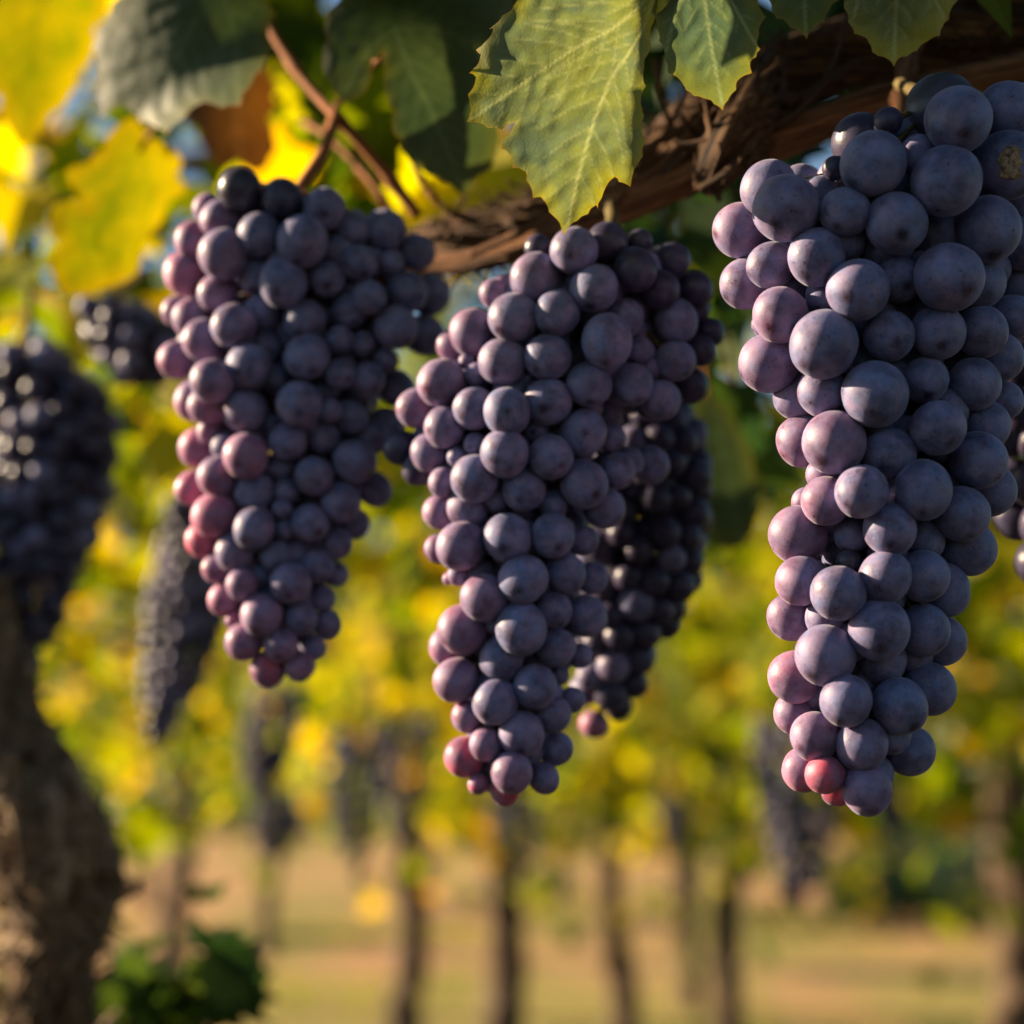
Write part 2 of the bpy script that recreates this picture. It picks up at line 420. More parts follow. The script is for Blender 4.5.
# simple lobed leaf for masses, 13 outline points
def mass_leaf():
    a = [(-.10, -.02), (-.34, -.14), (-.30, .06), (-.52, .22), (-.30, .30), (-.36, .52), (-.13, .50), (0, .80), (.13, .50), (.36, .52), (.30, .30), (.52, .22), (.30, .06), (.34, -.14), (.10, -.02)]
    return np.array(a)
ML = mass_leaf()
def foliage(name, centers, sizes, mat, parent, tint, droop=0.5, seed=0, facing=None):
    "one mesh of many folded leaves at the given points"
    r_ = np.random.default_rng(seed); V = []; F = []; T = []
    k = len(ML)
    for c, s, tn in zip(centers, sizes, tint):
        n = r_.normal(size=3)
        n[2] = abs(n[2]) * .8 + .25
        if facing is not None: n = n * .8 + np.array(facing)
        tip = r_.normal(size=3) * .7; tip[2] -= droop * 1.6
        R = np.array(rot_from(n, tip)); cup = r_.uniform(.1, .5); asp = r_.uniform(.8, 1.1)
        z = cup * np.abs(ML[:, 0]) - cup * .5 * ML[:, 1] ** 2
        loc = np.c_[ML[:, 0] * asp, ML[:, 1], z]; mid = np.array([[0, .0, 0], [0, .25, -.03 * cup], [0, .5, -.12 * cup]])
        pts = (np.vstack([loc, mid]) * s) @ R.T + np.asarray(c)
        b = len(V); V.extend(pts.tolist()); T.extend([tn] * (k + 3))
        m0, m1, m2 = b + k, b + k + 1, b + k + 2
        F += [(m0, b + 0, b + 1), (m0, b + 1, b + 2), (m1, m0, b + 2), (m1, b + 2, b + 3), (m1, b + 3, b + 4), (m2, m1, b + 4), (m2, b + 4, b + 5), (m2, b + 5, b + 6), (m2, b + 6, b + 7),
              (m2, b + 7, b + 8), (m2, b + 8, b + 9), (m2, b + 9, b + 10), (m1, m2, b + 10), (m1, b + 10, b + 11), (m1, b + 11, b + 12), (m0, m1, b + 12), (m0, b + 12, b + 13), (m0, b + 13, b + 14)]
    return mesh_obj(name, np.array(V), F, mat, parent, smooth=False, attrs={'tint': ('FLOAT', T)})

# ------------------------------------------------------------------ grape bunches
def sphere_arrays(nu=28, nv=18):
    V = [(0, 0, 1)]; F = []
    for i in range(1, nv):
        th = math.pi * i / nv
        for j in range(nu):
            a = 2 * math.pi * j / nu; V.append((math.sin(th) * math.cos(a), math.sin(th) * math.sin(a), math.cos(th)))
    V.append((0, 0, -1)); L = len(V) - 1
    for j in range(nu):
        F.append((0, 1 + j, 1 + (j + 1) % nu)); F.append((L, L - nu + (j + 1) % nu, L - nu + j))
    for i in range(nv - 2):
        for j in range(nu):
            a = 1 + i * nu + j; b = 1 + i * nu + (j + 1) % nu; F.append((a, a + nu, b + nu, b))
    return np.array(V), F
SV, SF = sphere_arrays(40, 26)
LV, LF = sphere_arrays(16, 10)
def grape_shape(V, seed):
    out = []
    for v in V:
        p = Vector(v); k = 1 + 0.022 * noise.noise(p * 1.3 + Vector((seed * 7.1, 0, 0)))
        rr = math.hypot(p.x, p.y)
        if p.z > 0: k -= 0.014 * math.exp(-(rr / .13) ** 2) - 0.016 * math.exp(-(rr / .035) ** 2)
        else: k -= 0.03 * math.exp(-(rr / .22) ** 2)
        out.append((p.x * k, p.y * k, p.z * k * (1.0 + 0.03 * math.sin(seed * 2.3))))
    return np.array(out)
GV = []
for s in range(4):
    sh = grape_shape(SV, s); me = bpy.data.meshes.new('grape'); me.from_pydata(sh.tolist(), [], SF)
    me.polygons.foreach_set('use_smooth', [True] * len(me.polygons))
    a = me.attributes.new('lp', 'FLOAT_VECTOR', 'POINT'); a.data.foreach_set('vector', SV.ravel())
    a = me.attributes.new('seed', 'FLOAT', 'POINT'); a.data.foreach_set('value', [s * 3.7] * len(SV))
    me.materials.append(M_GRAPE); me.update(); GV.append(me)

DARK = (0.055, 0.040, 0.095)
def tone(c):
    j = lambda a: max(0.0, a * random.uniform(.86, 1.14))
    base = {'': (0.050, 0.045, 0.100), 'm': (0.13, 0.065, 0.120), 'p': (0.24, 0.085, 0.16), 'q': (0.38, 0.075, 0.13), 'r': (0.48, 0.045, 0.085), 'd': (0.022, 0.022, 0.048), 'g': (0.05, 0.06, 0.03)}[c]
    return (j(base[0]), j(base[1]), j(base[2]), 1)

def settle(pos, rad, lock, iters=60, slack=0.93, zbias=1.0, xybias=0.12):
    "push overlapping berries apart, mostly in depth"
    pos = pos.copy(); n = len(pos)
    for it in range(iters):
        D = pos[:, None, :] - pos[None, :, :]; d = np.linalg.norm(D, axis=2) + np.eye(n)
        S = (rad[:, None] + rad[None, :]) * slack; ov = np.clip(S - d, 0, None) * (1 - np.eye(n))
        dirs = D / d[:, :, None]
        # coplanar pairs need some depth direction
        push = dirs * ov[:, :, None] * 0.25
        mv = push.sum(axis=1)
        mv[:, :2] *= xybias; mv[:, 2] *= zbias * 1.6
        pos += mv * lock[:, None]
    return pos

def build_bunch(name, label, pos, rad, tones, axis_pts, group='ripe grape bunches hanging from the vine', stem_top=None, maxparts=100, detail=True, stem_r=0.0016, stemmat=None, seed=0, downbias=0.35):
    """pos: camera-space centres (x, y, depth), nearest first; axis_pts: camera-space centre line, top to bottom"""
    r_ = random.Random(seed)
    top = W(axis_pts[0]) if stem_top is None else stem_top
    root = empty(name, top, label, 'grape bunch', group)
    ax = catmull([tuple(W(a)) for a in axis_pts], 40)
    protos = {}
    Wp = [W(p) for p in pos]
    mbs = MB()
    extraV = []; extraF = []; extraA = []; extraS = []
    for i, (wp, r, tn) in enumerate(zip(Wp, rad, tones)):
        dist = np.linalg.norm(ax - np.array(wp), axis=1); j = int(np.argmin(dist)); k = max(0, j - 3)
        out = (Vector(wp) - Vector(ax[k])); out = out.normalized() if out.length > 1e-6 else Vector((0, -1, 0))
        face = (out + Vector((r_.uniform(-.35, .35), r_.uniform(-.35, .35), r_.uniform(-.3, .3) - downbias))).normalized()
        q = face.to_track_quat('Z', 'Y') @ Quaternion((0, 0, 1), r_.uniform(0, 6.28))
        if i < maxparts:
            g = bpy.data.objects.new('grape', GV[i % 4]); COL.objects.link(g); g.parent = root
            g.location = Vector(wp) - root.location; g.rotation_mode = 'QUATERNION'; g.rotation_quaternion = q
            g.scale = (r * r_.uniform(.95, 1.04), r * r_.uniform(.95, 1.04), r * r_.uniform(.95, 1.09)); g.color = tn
        else:
            R = np.array(q.to_matrix()); b = len(extraV)
            extraV.extend(((LV * r) @ R.T + np.array(wp)).tolist()); extraF += [tuple(b + x for x in f) for f in LF]
            extraA.extend(LV.tolist()); extraS.extend([r_.random() * 50] * len(LV))
        if detail:
            a = Vector(ax[k]); c = Vector(wp) - out * r * 0.9; mid = (a + c) / 2 + Vector((0, 0, .001))
            pts = catmull([tuple(a), tuple(mid), tuple(c)], 5)
            mbs.tube(pts, np.array([.00075, .0006, .0005, .0006, .0008, .0011]), 5, cap=False)
    if extraV:
        o = mesh_obj('inner_grapes', np.array(extraV), extraF, M_GRAPE, root, attrs={'lp': ('FLOAT_VECTOR', extraA), 'seed': ('FLOAT', extraS)})
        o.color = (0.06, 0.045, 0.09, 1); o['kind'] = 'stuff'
    full = np.vstack([np.array([tuple(top)]), ax]) if stem_top is not None else ax
    if stem_top is not None:
        head = catmull([tuple(top), tuple((Vector(top) * .5 + Vector(ax[0]) * .5) + Vector((.002, 0, 0))), tuple(ax[0])], 8)
        full = np.vstack([head[:-1], ax])
    mbs.tube(full, np.linspace(stem_r * 1.3, stem_r * .45, len(full)), 8)
    mbs.build('stem', stemmat or M_STEM, root)
    return root

def traced_bunch(data, D, depth_k=0.85, seed=0, pink=1.0):
    "data rows: x, y, r, layer, tone -> settled positions, axis and extra berries at the back"
    r_ = np.random.default_rng(seed)
    A = np.array([[d[0], d[1], d[2] * (1.045 if d[2] < 26 else 1.0), d[3]] for d in data], float)
    letters = [d[4] if len(d) > 4 else '' for d in data]; tones = [tone(c) for c in letters]
    ys = A[:, 1]
    def env(y):
        m = np.abs(ys - y) < 46
        if m.sum() < 2: m = np.argsort(np.abs(ys - y))[:3]
        lo = (A[m, 0] - A[m, 2]).min(); hi = (A[m, 0] + A[m, 2]).max(); return (lo + hi) / 2, (hi - lo) / 2
    z = []
    for x, y, r, l in A:
        c, w = env(y); wr = max(w - r * .6, 1); t = min(abs(x - c) / wr, .99)
        zz = wr * depth_k * (1 - math.sqrt(1 - t * t)) + l * r * 0.85 + (35 - r) * .35 + max(0, 95 - w) * .35 * depth_k
        z.append(D * (1 + zz / FPX))
    yy0, yy1 = ys.min(), ys.max()
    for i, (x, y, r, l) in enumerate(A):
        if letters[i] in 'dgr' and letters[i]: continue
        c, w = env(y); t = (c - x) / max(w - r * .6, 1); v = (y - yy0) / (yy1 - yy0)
        k = pink * (min(max((t - .32) / .55, 0), 1) * (.66 + .34 * v) + max(0, v - .76) * 2.4 * (t > -.35))  # left and low berries pinker: part unripe skin, part sunlight put into the colour
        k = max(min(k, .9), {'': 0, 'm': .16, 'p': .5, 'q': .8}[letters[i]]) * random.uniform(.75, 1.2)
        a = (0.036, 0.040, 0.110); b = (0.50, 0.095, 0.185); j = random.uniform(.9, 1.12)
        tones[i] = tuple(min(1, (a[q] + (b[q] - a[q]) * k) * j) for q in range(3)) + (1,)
    z = np.array(z)
    pos = np.c_[(A[:, 0] - 512) / FPX * z, (512 - A[:, 1]) / FPX * z, z]; rad = A[:, 2] / FPX * z
    pos = settle(pos, rad, np.ones(len(A)), 80)
    pos[:, 0] = pos[:, 0]
    # keep every berry on its pixel: rescale x, y with the new depth a little
    pos2 = np.c_[(A[:, 0] - 512) / FPX * pos[:, 2], (512 - A[:, 1]) / FPX * pos[:, 2], pos[:, 2]]
    pos = pos * .35 + pos2 * .65
    # centre line and back berries
    y0, y1 = ys.min(), ys.max(); axis = []
    for k in range(7):
        y = y0 + (y1 - y0) * k / 6; c, w = env(y); axis.append(cs(c, y, D * (1 + (w * depth_k * .95 + max(0, 95 - w) * .35 * depth_k) / FPX)))
    P2 = list(pos); R2 = list(rad); T2 = list(tones)
    rm = float(np.median(A[:, 2]))
    def span(y):
        m = np.abs(ys - y) < A[:, 2] * .95
        if m.sum() < 2: return 1e9, -1e9
        h = np.sqrt(np.clip(A[m, 2] ** 2 - (ys[m] - y) ** 2, 0, None)); return (A[m, 0] - h).min() + 3, (A[m, 0] + h).max() - 3
    def inside(x, y, r):
        for k in range(8):
            a = k * math.pi / 4; lo, hi = span(y + r * .95 * math.sin(a)); xx = x + r * .95 * math.cos(a)
            if xx < lo or xx > hi: return False
        return True
    tries = 0; added = 0
    while tries < 24000 and added < 260:
        tries += 1
        y = r_.uniform(y0, y1); c, w = env(y); r = rm * (r_.uniform(.72, 1.0) if tries < 15000 else r_.uniform(.48, .7)); ang = r_.uniform(0, 2 * math.pi); wr = max(w - r, 2)
        q = math.sqrt(r_.uniform(.05, 1)) * wr * .97; x = c + q * math.cos(ang); zoff = wr * depth_k + q * math.sin(ang) * depth_k * 1.05 + max(0, 95 - w) * .35 * depth_k
        surf = wr * depth_k * (1 - math.sqrt(max(0, 1 - ((x - c) / wr) ** 2))) + max(0, 95 - w) * .35 * depth_k
        if zoff < surf + r * 1.15: continue
        if not inside(x, y, r): continue
        zz = D * (1 + zoff / FPX); p = np.array([(x - 512) / FPX * zz, (512 - y) / FPX * zz, zz]); rr = r / FPX * zz
        PP = np.array(P2); RR = np.array(R2)
        if (np.linalg.norm(PP - p, axis=1) < (RR + rr) * .72).any(): continue
        P2.append(p); R2.append(rr); T2.append(tone('')); added += 1
    return np.array(P2), np.array(R2), T2, axis

def packed_bunch(profile, d, rpx, n, seed=0, tones=('', '', '', 'm'), depth_k=0.9, pinktip=None):
    "profile: (x, y, halfwidth) px from top to tip; a bunch packed inside it, outer layer first"
    r_ = np.random.default_rng(seed); rr_ = random.Random(seed)
    pf = catmull(profile, 60); P2 = []; R2 = []; T2 = []
    lens = pf[:, 2].clip(2); cum = np.cumsum(lens); cum /= cum[-1]
    tries = 0
    while tries < 9000 and len(P2) < n:
        tries += 1
        i = int(np.searchsorted(cum, r_.uniform(0, 1))); i = min(i, 60); cx, cy, w = pf[i]
        r = rpx * r_.uniform(.8, 1.08); wr = max(w - r, .5)
        lay = 1.0 if tries < 6500 else .55
        ang = r_.uniform(0, 2 * math.pi); q = wr * lay * r_.uniform(.9, 1.03)
        x = cx + q * math.cos(ang); zo = q * math.sin(ang) * depth_k; y = cy + r_.uniform(-3, 3)
        z = d * (1 + zo / FPX); p = np.array([(x - 512) / FPX * z, (512 - y) / FPX * z, z]); rw = r / FPX * z
        if P2:
            if (np.linalg.norm(np.array(P2) - p, axis=1) < (np.array(R2) + rw) * .76).any(): continue
        P2.append(p); R2.append(rw)
        t = rr_.choice(tones)
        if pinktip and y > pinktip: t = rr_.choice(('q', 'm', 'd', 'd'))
        T2.append(tone(t))
    P2 = np.array(P2); o = np.argsort(P2[:, 2])
    axis = [cs(pf[k][0], pf[k][1], d) for k in (0, 12, 24, 36, 48, 60)]
    return P2[o], np.array(R2)[o], [T2[i] for i in o], axis

RIGHT = [(873,164,33,0),(786,209,34,0,'m'),(845,212,26,0),(817,257,30,0,'m'),(958,120,34,0),(945,181,34,0),(1007,165,34,0),(896,223,31,0),(987,230,33,0),
(948,278,34.5,0,'m'),(780,315,28,.1,'p'),(857,290,31,0,'m'),(823,345,34,0,'m'),(770,364,29.5,.5,'p'),(875,394,34,0),(834,442,32,0,'p'),(938,332,27,.5),(889,336,27,.5),
(938,428,29,0),(978,460,29,.4),(890,453,26,.5),(860,492,27,0,'m'),(799,535,29,0,'p'),(890,529,27,0,'m'),(885,577,25.5,.4,'m'),(800,580,25,.5,'p'),(838,593,27,0,'m'),
(879,629,31,0,'m'),(922,490,29.5,0),(962,514,28,.5),(922,576,26.5,.5),(924,630,26.5,.5),(900,706,28,0),(845,700,27,0,'m'),(862,745,26.5,0,'m'),(826,656,30,0,'m'),
(866,788,25,.4,'p'),(815,737,23.5,.3,'p'),(824,774,19,.3,'r'),(769,188,28,1),(740,230,28,1),(771,265,23,1),(862,142,31,1.1,'d'),(835,168,12,1.2,'d'),(1010,112,31,1),
(745,284,25,1,'m'),(822,392,26,1,'m'),(803,440,27,1,'m'),(899,280,23,1),(980,283,25,1),(981,332,26,1),(925,380,23,1),(974,384,27,.8),(825,501,24,.8,'p'),
(791,617,23,1,'p'),(826,618,20,1,'m'),(930,689,27,.9),(910,751,24.5,1),(794,678,26,.8,'m'),(967,547,28,1.2),(925,540,20,1.4),(945,590,25,1.3),(942,641,23,1.4),
(883,660,23,1.4),(795,713,21,1.2,'p'),(805,770,22,1,'q'),(838,788,18,1.2,'r'),(942,110,37,1.9,'g'),(938,235,24,1.8),(918,158,20,1.8),(913,178,20,1.9),(825,296,19,1.4),
(796,396,22,1.6,'m'),(998,355,24,1.4),(1012,318,22,1.6),(1024,285,30,2),(1004,400,18,2),(985,425,24,1.6),(990,490,26,1.4),(808,503,15,1.6,'p'),(825,475,18,1.4,'p'),
(852,535,17,1.7),(849,562,13,1.8,'g'),(887,122,14,1.6,'d'),(1020,200,26,1.8),(1022,245,24,1.9),(764,325,12,1.8)]
LEFT = [(240,190,22,.5,'g'),(282,199,20,.9,'d'),(208,208,15,1.4,'m'),(221,220,20,.9,'m'),(259,235,21,.4),(193,240,18,1,'m'),(225,254,25,0,'m'),(186,273,22,.4,'p'),(218,293,19,1.2),
(259,275,20,1.3),(283,283,24,0),(302.5,241,24,0),(177,311,15,1.1,'p'),(192,318,19,.9,'p'),(234,326,21.5,0,'m'),(262,312,18,1.3),(204,340,21,.4,'p'),(305,320,20,.8),(325,209,20.5,.9),
(353,229,17,1.3),(384,229,20,.5),(359,263,18,.5),(391,262,12.5,1),(417,252,17,1),(327,279,17.5,1),(407,292,20,.5),(430,295,20,1.5),(369,298,16,.4),(350,310,17,.9),(396,327,20.5,0),
(340,340,14,1),(362,344,12,1.3),(424,335,20,1.5),(307,357,22,0),(386,361,13,1.5),(342,368,14,1.6),(366,372,13,1.7),(177,360,19,.8,'p'),(213,382,21,0,'m'),(249.5,366,22,0),(195,400,20,1,'p'),
(209,405,19,1.2,'q'),(246,411,22,.5),(299.5,404,23,0),(210,430,13,1.4,'p'),(199,447,20,.9,'p'),(246,456,23,0,'p'),(218,477,20,.4,'p'),(193,488,17,1,'p'),(255,492,19,.9),(215,515,22,.3,'q'),
(288,441,19,.8),(272,425,11,1.6),(275,378,14,1.6),(279,467,15,1.7),(286,492,13,1.4),(283,509,10,1.4),(341,375,15,1),(367,380,17,1),(327,391,12,1.6),(330,411,13,1.6),(350,418,17,1.3),
(324,438,15,1.3),(370,437,17,1.3),(355,461,21,0),(374,489,17,1),(314,476,19,.4),(341,502,19.5,.3),(310,523,18,.4),(354,524,15,1.3),(337,544,16,.9),(285,528,11,1.4),(386,425,18,1.9),
(396,388,18,1.9),(204,540,18,.8,'r'),(254,528,20.5,0,'m'),(234,553,19,.4,'m'),(216,569,14,1,'p'),(243,584,16,.8,'p'),(259,577,14,1.3,'m'),(276,556,15,1.3),(225,599,17,.9,'p'),(291,583,20,0),
(317,566,16,.9),(262,615,20.5,0,'p'),(301,619,16,.4),(322,598,14,1.3),(327,624,14,.9),(233,621,8,1,'p'),(244,642,18.5,.4,'q'),(281,645,17,.3,'m'),(312,648,14,.9),(268,669,17,.8,'r'),(300,665,15,.9,'q'),(336,574,12,1.4)]
MID = [(538,248,13,1.4,'d'),(536,278,25,.4,'m'),(494,294,15,1.4),(503,287,12,1.7),(514,318,24,0),(557.5,313,21.5,0),(473,333,23.5,.4),(455,345,17,1.4),(503,362,23.5,0,'m'),(467,361,8,.9,'m'),
(477,375,12,1.3),(548,357,22.5,0),(527,380,8,1.5),(442,383,24,0),(474,409,21.5,0),(507,413,23,0),(547,402,23.5,0),(417,408,20,.9),(445,428,20,.4),(430,452,19,.9),(475,444,11,.8,'m'),(457,457,10,1),
(504,453,23,0,'m'),(475,479,23,.3,'m'),(444,482,15,1),(524,490,21,.3),(467,508,20,.4,'m'),(440,512,17.5,.9,'m'),(461,546,23.5,0,'p'),(508,538,23.5,0),(438,549,14,.9,'m'),(522.5,579,24,0),(458,575,11,1,'p'),
(450,578,7,1.1),(485,598,23.5,0,'p'),(589,384,22,0),(632,385,20,.4),(583,433,23.5,0),(551,457,22.5,0),(584,484,23,0),(537,430,12,1.4),(617,471,18,.9),(650,465,19,1.5),(604,508,20,1.1),(553,505,14,1.4),
(552.5,536,21,0),(583,541,15,1.3),(565,573,19.5,.3),(592,578,16,.9),(655,400,20,1.2),(612,438,14,1.7),(575,251,23,.3,'m'),(607,243,21,.6,'d'),(635,270,21,.3,'d'),(594,288,23.5,0),(640,241,12,1.8,'d'),
(624,318,19,.6),(607,341,26.5,-.4),(673,260,17.5,1,'d'),(660,290,19,.6,'d'),(695,290,17,1.4,'d'),(676,320,20.5,.4),(698,308,12,1.5,'d'),(709,333,15,1,'d'),(675,361,20,.4),(700,350,15,1.5,'d'),(640,352,14,1.4),
(659,400,20,1),(690,385,18,1.5,'d'),(463,629,24,.3,'p'),(448,647,19,.8,'q'),(521,629,24.5,0),(553,611,18,.6),(502,658,22,.4),(556,648,19.5,.4),(456,680,21.5,.2,'p'),(535,687,21.5,0),(496,702,22,0,'m'),
(468,717,17,.8,'q'),(521,734,22,0,'m'),(465,757,20,.4,'r'),(486,744,16,.1,'p'),(512,772,20.5,0,'p'),(478,784,10,1,'p'),(505,790,15,.8,'r'),(544,778,15.5,.7,'m'),(556,749,17.5,.6),(553,714,18,.4),
(586,616,20,.4),(580,656,12,1.1),(572,700,13,1.1),(560,675,9,1.4),(402,448,17,1.9,'d'),(420,468,17,1.9,'d')]

D_RIGHT, D_MID, D_LEFT = 0.425, 0.485, 0.530
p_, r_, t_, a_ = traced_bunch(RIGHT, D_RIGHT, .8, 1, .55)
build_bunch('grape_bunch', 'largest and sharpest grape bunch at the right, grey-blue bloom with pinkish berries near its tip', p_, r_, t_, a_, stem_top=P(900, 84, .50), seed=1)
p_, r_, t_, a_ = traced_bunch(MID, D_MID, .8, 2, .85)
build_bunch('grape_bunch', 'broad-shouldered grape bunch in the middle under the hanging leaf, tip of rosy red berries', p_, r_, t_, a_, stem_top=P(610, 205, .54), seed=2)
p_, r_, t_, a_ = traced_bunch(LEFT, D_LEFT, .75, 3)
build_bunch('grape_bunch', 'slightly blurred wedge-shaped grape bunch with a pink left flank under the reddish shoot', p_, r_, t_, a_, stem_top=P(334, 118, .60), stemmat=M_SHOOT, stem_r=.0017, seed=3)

def soft_bunch(profile, d, rpx, n, label, seed, group='grape bunches hanging out of focus', top=None, **kw):
    p, r, t, a = packed_bunch(profile, d, rpx, n, seed, **kw)
    st = P(*top) if top else P(profile[0][0] + 2, profile[0][1] - 22 * 0.5 / d * 3, d)
    return build_bunch('grape_bunch', label, p, r, t, a, group=group, stem_top=st, seed=seed, detail=d < .9, stem_r=.0018)
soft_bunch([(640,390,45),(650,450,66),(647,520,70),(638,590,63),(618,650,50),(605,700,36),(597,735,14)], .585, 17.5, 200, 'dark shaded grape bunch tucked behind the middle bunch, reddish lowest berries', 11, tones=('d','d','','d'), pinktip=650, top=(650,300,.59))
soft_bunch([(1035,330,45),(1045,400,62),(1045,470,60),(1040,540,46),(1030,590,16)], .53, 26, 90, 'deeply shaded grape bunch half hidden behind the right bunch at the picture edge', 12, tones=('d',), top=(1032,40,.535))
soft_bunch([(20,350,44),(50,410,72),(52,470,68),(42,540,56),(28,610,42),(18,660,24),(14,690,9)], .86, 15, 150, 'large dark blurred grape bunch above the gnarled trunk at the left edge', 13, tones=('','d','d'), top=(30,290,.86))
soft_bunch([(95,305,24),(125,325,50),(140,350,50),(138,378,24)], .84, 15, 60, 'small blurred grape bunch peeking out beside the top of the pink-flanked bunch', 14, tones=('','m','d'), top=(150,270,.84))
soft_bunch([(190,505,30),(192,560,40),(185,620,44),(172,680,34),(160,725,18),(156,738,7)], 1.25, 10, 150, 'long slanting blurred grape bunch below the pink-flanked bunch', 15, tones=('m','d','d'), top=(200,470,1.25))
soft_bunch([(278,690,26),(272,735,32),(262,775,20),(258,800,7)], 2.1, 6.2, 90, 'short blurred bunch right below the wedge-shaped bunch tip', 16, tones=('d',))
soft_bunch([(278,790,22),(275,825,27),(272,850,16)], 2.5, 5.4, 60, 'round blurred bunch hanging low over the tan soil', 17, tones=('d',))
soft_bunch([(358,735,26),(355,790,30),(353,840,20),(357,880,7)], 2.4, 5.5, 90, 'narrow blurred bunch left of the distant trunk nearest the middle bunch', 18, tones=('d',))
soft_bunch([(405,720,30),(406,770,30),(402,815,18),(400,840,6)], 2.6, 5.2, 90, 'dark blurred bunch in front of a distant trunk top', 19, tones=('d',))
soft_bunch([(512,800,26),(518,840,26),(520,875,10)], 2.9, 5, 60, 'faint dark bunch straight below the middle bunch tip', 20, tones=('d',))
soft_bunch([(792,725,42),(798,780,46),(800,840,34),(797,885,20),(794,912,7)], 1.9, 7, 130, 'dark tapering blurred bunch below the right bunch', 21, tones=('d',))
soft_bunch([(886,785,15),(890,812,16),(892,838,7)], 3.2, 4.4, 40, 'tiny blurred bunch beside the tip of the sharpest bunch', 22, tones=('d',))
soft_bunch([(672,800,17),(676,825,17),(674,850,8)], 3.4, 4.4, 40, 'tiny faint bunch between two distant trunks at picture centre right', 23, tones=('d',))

# dry corky scab on one berry of the sharpest bunch
rb = [o for o in COL.objects if o.get('label', '').startswith('largest and sharpest')][0]
bpy.context.view_layer.update()
tgt = P(1007, 165, .43); gb = min((o for o in rb.children if o.name.startswith('grape')), key=lambda o: ((rb.location + o.location) - tgt).length)
c0 = rb.location + gb.location; q_ = gb.rotation_quaternion.inverted(); dirn = (P(1018, 152, .40) - c0).normalized()
V = []; F = []; ring = 22
up_ = Vector((0, 0, 1)); s1 = dirn.cross(up_).normalized(); s2 = s1.cross(dirn)
for k in range(6):
    for j in range(ring):
        a = 2 * math.pi * j / ring; rr0 = (.05 + k * .075) * (1 + .45 * noise.noise(Vector((math.cos(a) * 1.6, math.sin(a) * 1.6, 2)))) * (1.25 if abs(math.sin(a)) > .6 else .85)
        d_ = (dirn + s1 * math.cos(a) * rr0 + s2 * math.sin(a) * rr0).normalized()
        V.append(q_ @ d_ * (1.035 + .05 * noise.noise(d_ * 9) if k < 5 else .97))
V.append(q_ @ dirn * 1.04)
for k in range(5):
    for j in range(ring): F.append((k * ring + j, k * ring + (j + 1) % ring, (k + 1) * ring + (j + 1) % ring, (k + 1) * ring + j))
for j in range(ring): F.append((len(V) - 1, (j + 1) % ring, j))
mm = bpy.data.meshes.new('scab'); mm.from_pydata([tuple(v) for v in V], [], F)
msc, nt_ = newmat('scab_cork'); N_ = NT(nt_); g_ = N_.n('ShaderNodeNewGeometry'); pp_ = N_.n('ShaderNodeBsdfPrincipled')
nn_ = N_.noise(g_.outputs['Position'], 900, 4); N_.l(N_.ramp(nn_, [(.35, (.10, .05, .03)), (.6, (.45, .30, .18))]), pp_.inputs['Base Color']); pp_.inputs['Roughness'].default_value = .8
bb_ = N_.n('ShaderNodeBump'); bb_.inputs['Distance'].default_value = .0005; N_.l(nn_, bb_.inputs['Height']); N_.l(bb_.outputs[0], pp_.inputs['Normal']); N_.out(pp_.outputs[0])
mm.materials.append(msc); sc_ = bpy.data.objects.new('scab', mm); COL.objects.link(sc_); sc_.parent = gb
gb['label'] = 'berry with a corky brown scab'

# ------------------------------------------------------------------ the vine arm above
def bark_r(seed, amp=.22, k=5):
    def f(L, a):
        c, s = math.cos(a), math.sin(a)
        v = Vector((c * 1.2 + seed, s * 1.2, L * 12)); r = 1 + amp * noise.noise(v) * 1.3
        v = Vector((c * k + seed, s * k, L * 14)); r += amp * .8 * noise.noise(v)
        v = Vector((c * k * 2.6 + seed, s * k * 2.6, L * 30)); r += amp * .42 * noise.noise(v)
        return r
    return f
vine = empty('grapevine', P(700, 160, .55), 'old woody vine arm with shredded bark and a knot crossing above the bunches', 'grapevine')
arm = [(392,268,.640,14),(430,248,.625,27),(500,232,.61,34),(570,206,.60,30),(640,172,.59,27),(700,130,.58,34),(760,88,.575,42),(830,62,.565,36),(910,44,.555,38),(980,34,.55,44),(1060,14,.545,50),(1180,-25,.54,52),(1500,-40,.54,48),(1900,-90,.55,46),(2300,-60,.56,44)]
c = catmull(arm, 380); path = np.array([tuple(P(*q[:3])) for q in c]); rad = c[:, 3] / FPX * c[:, 2] * .84
mb = MB(); mb.tube(path, rad, 72, bark_r(2.0, .34, 4.5), twist=22); mb.build('cordon', M_BARK, vine)
cane = [(395,262,.60,9),(470,262,.580,12),(540,240,.565,14),(600,214,.552,16),(660,190,.542,17),(722,158,.532,19),(765,145,.528,21),(820,124,.525,18),(880,102,.522,17),(950,84,.52,15),(1060,60,.52,15),(1300,10,.51,14),(1600,-60,.52,11)]
c2 = catmull(cane, 160); path2 = np.array([tuple(P(*q[:3])) for q in c2]); rad2 = c2[:, 3] / FPX * c2[:, 2]
mb = MB(); mb.tube(path2, rad2, 40, bark_r(7.0, .10, 3), twist=8); mb.build('cane', M_CANE, vine)
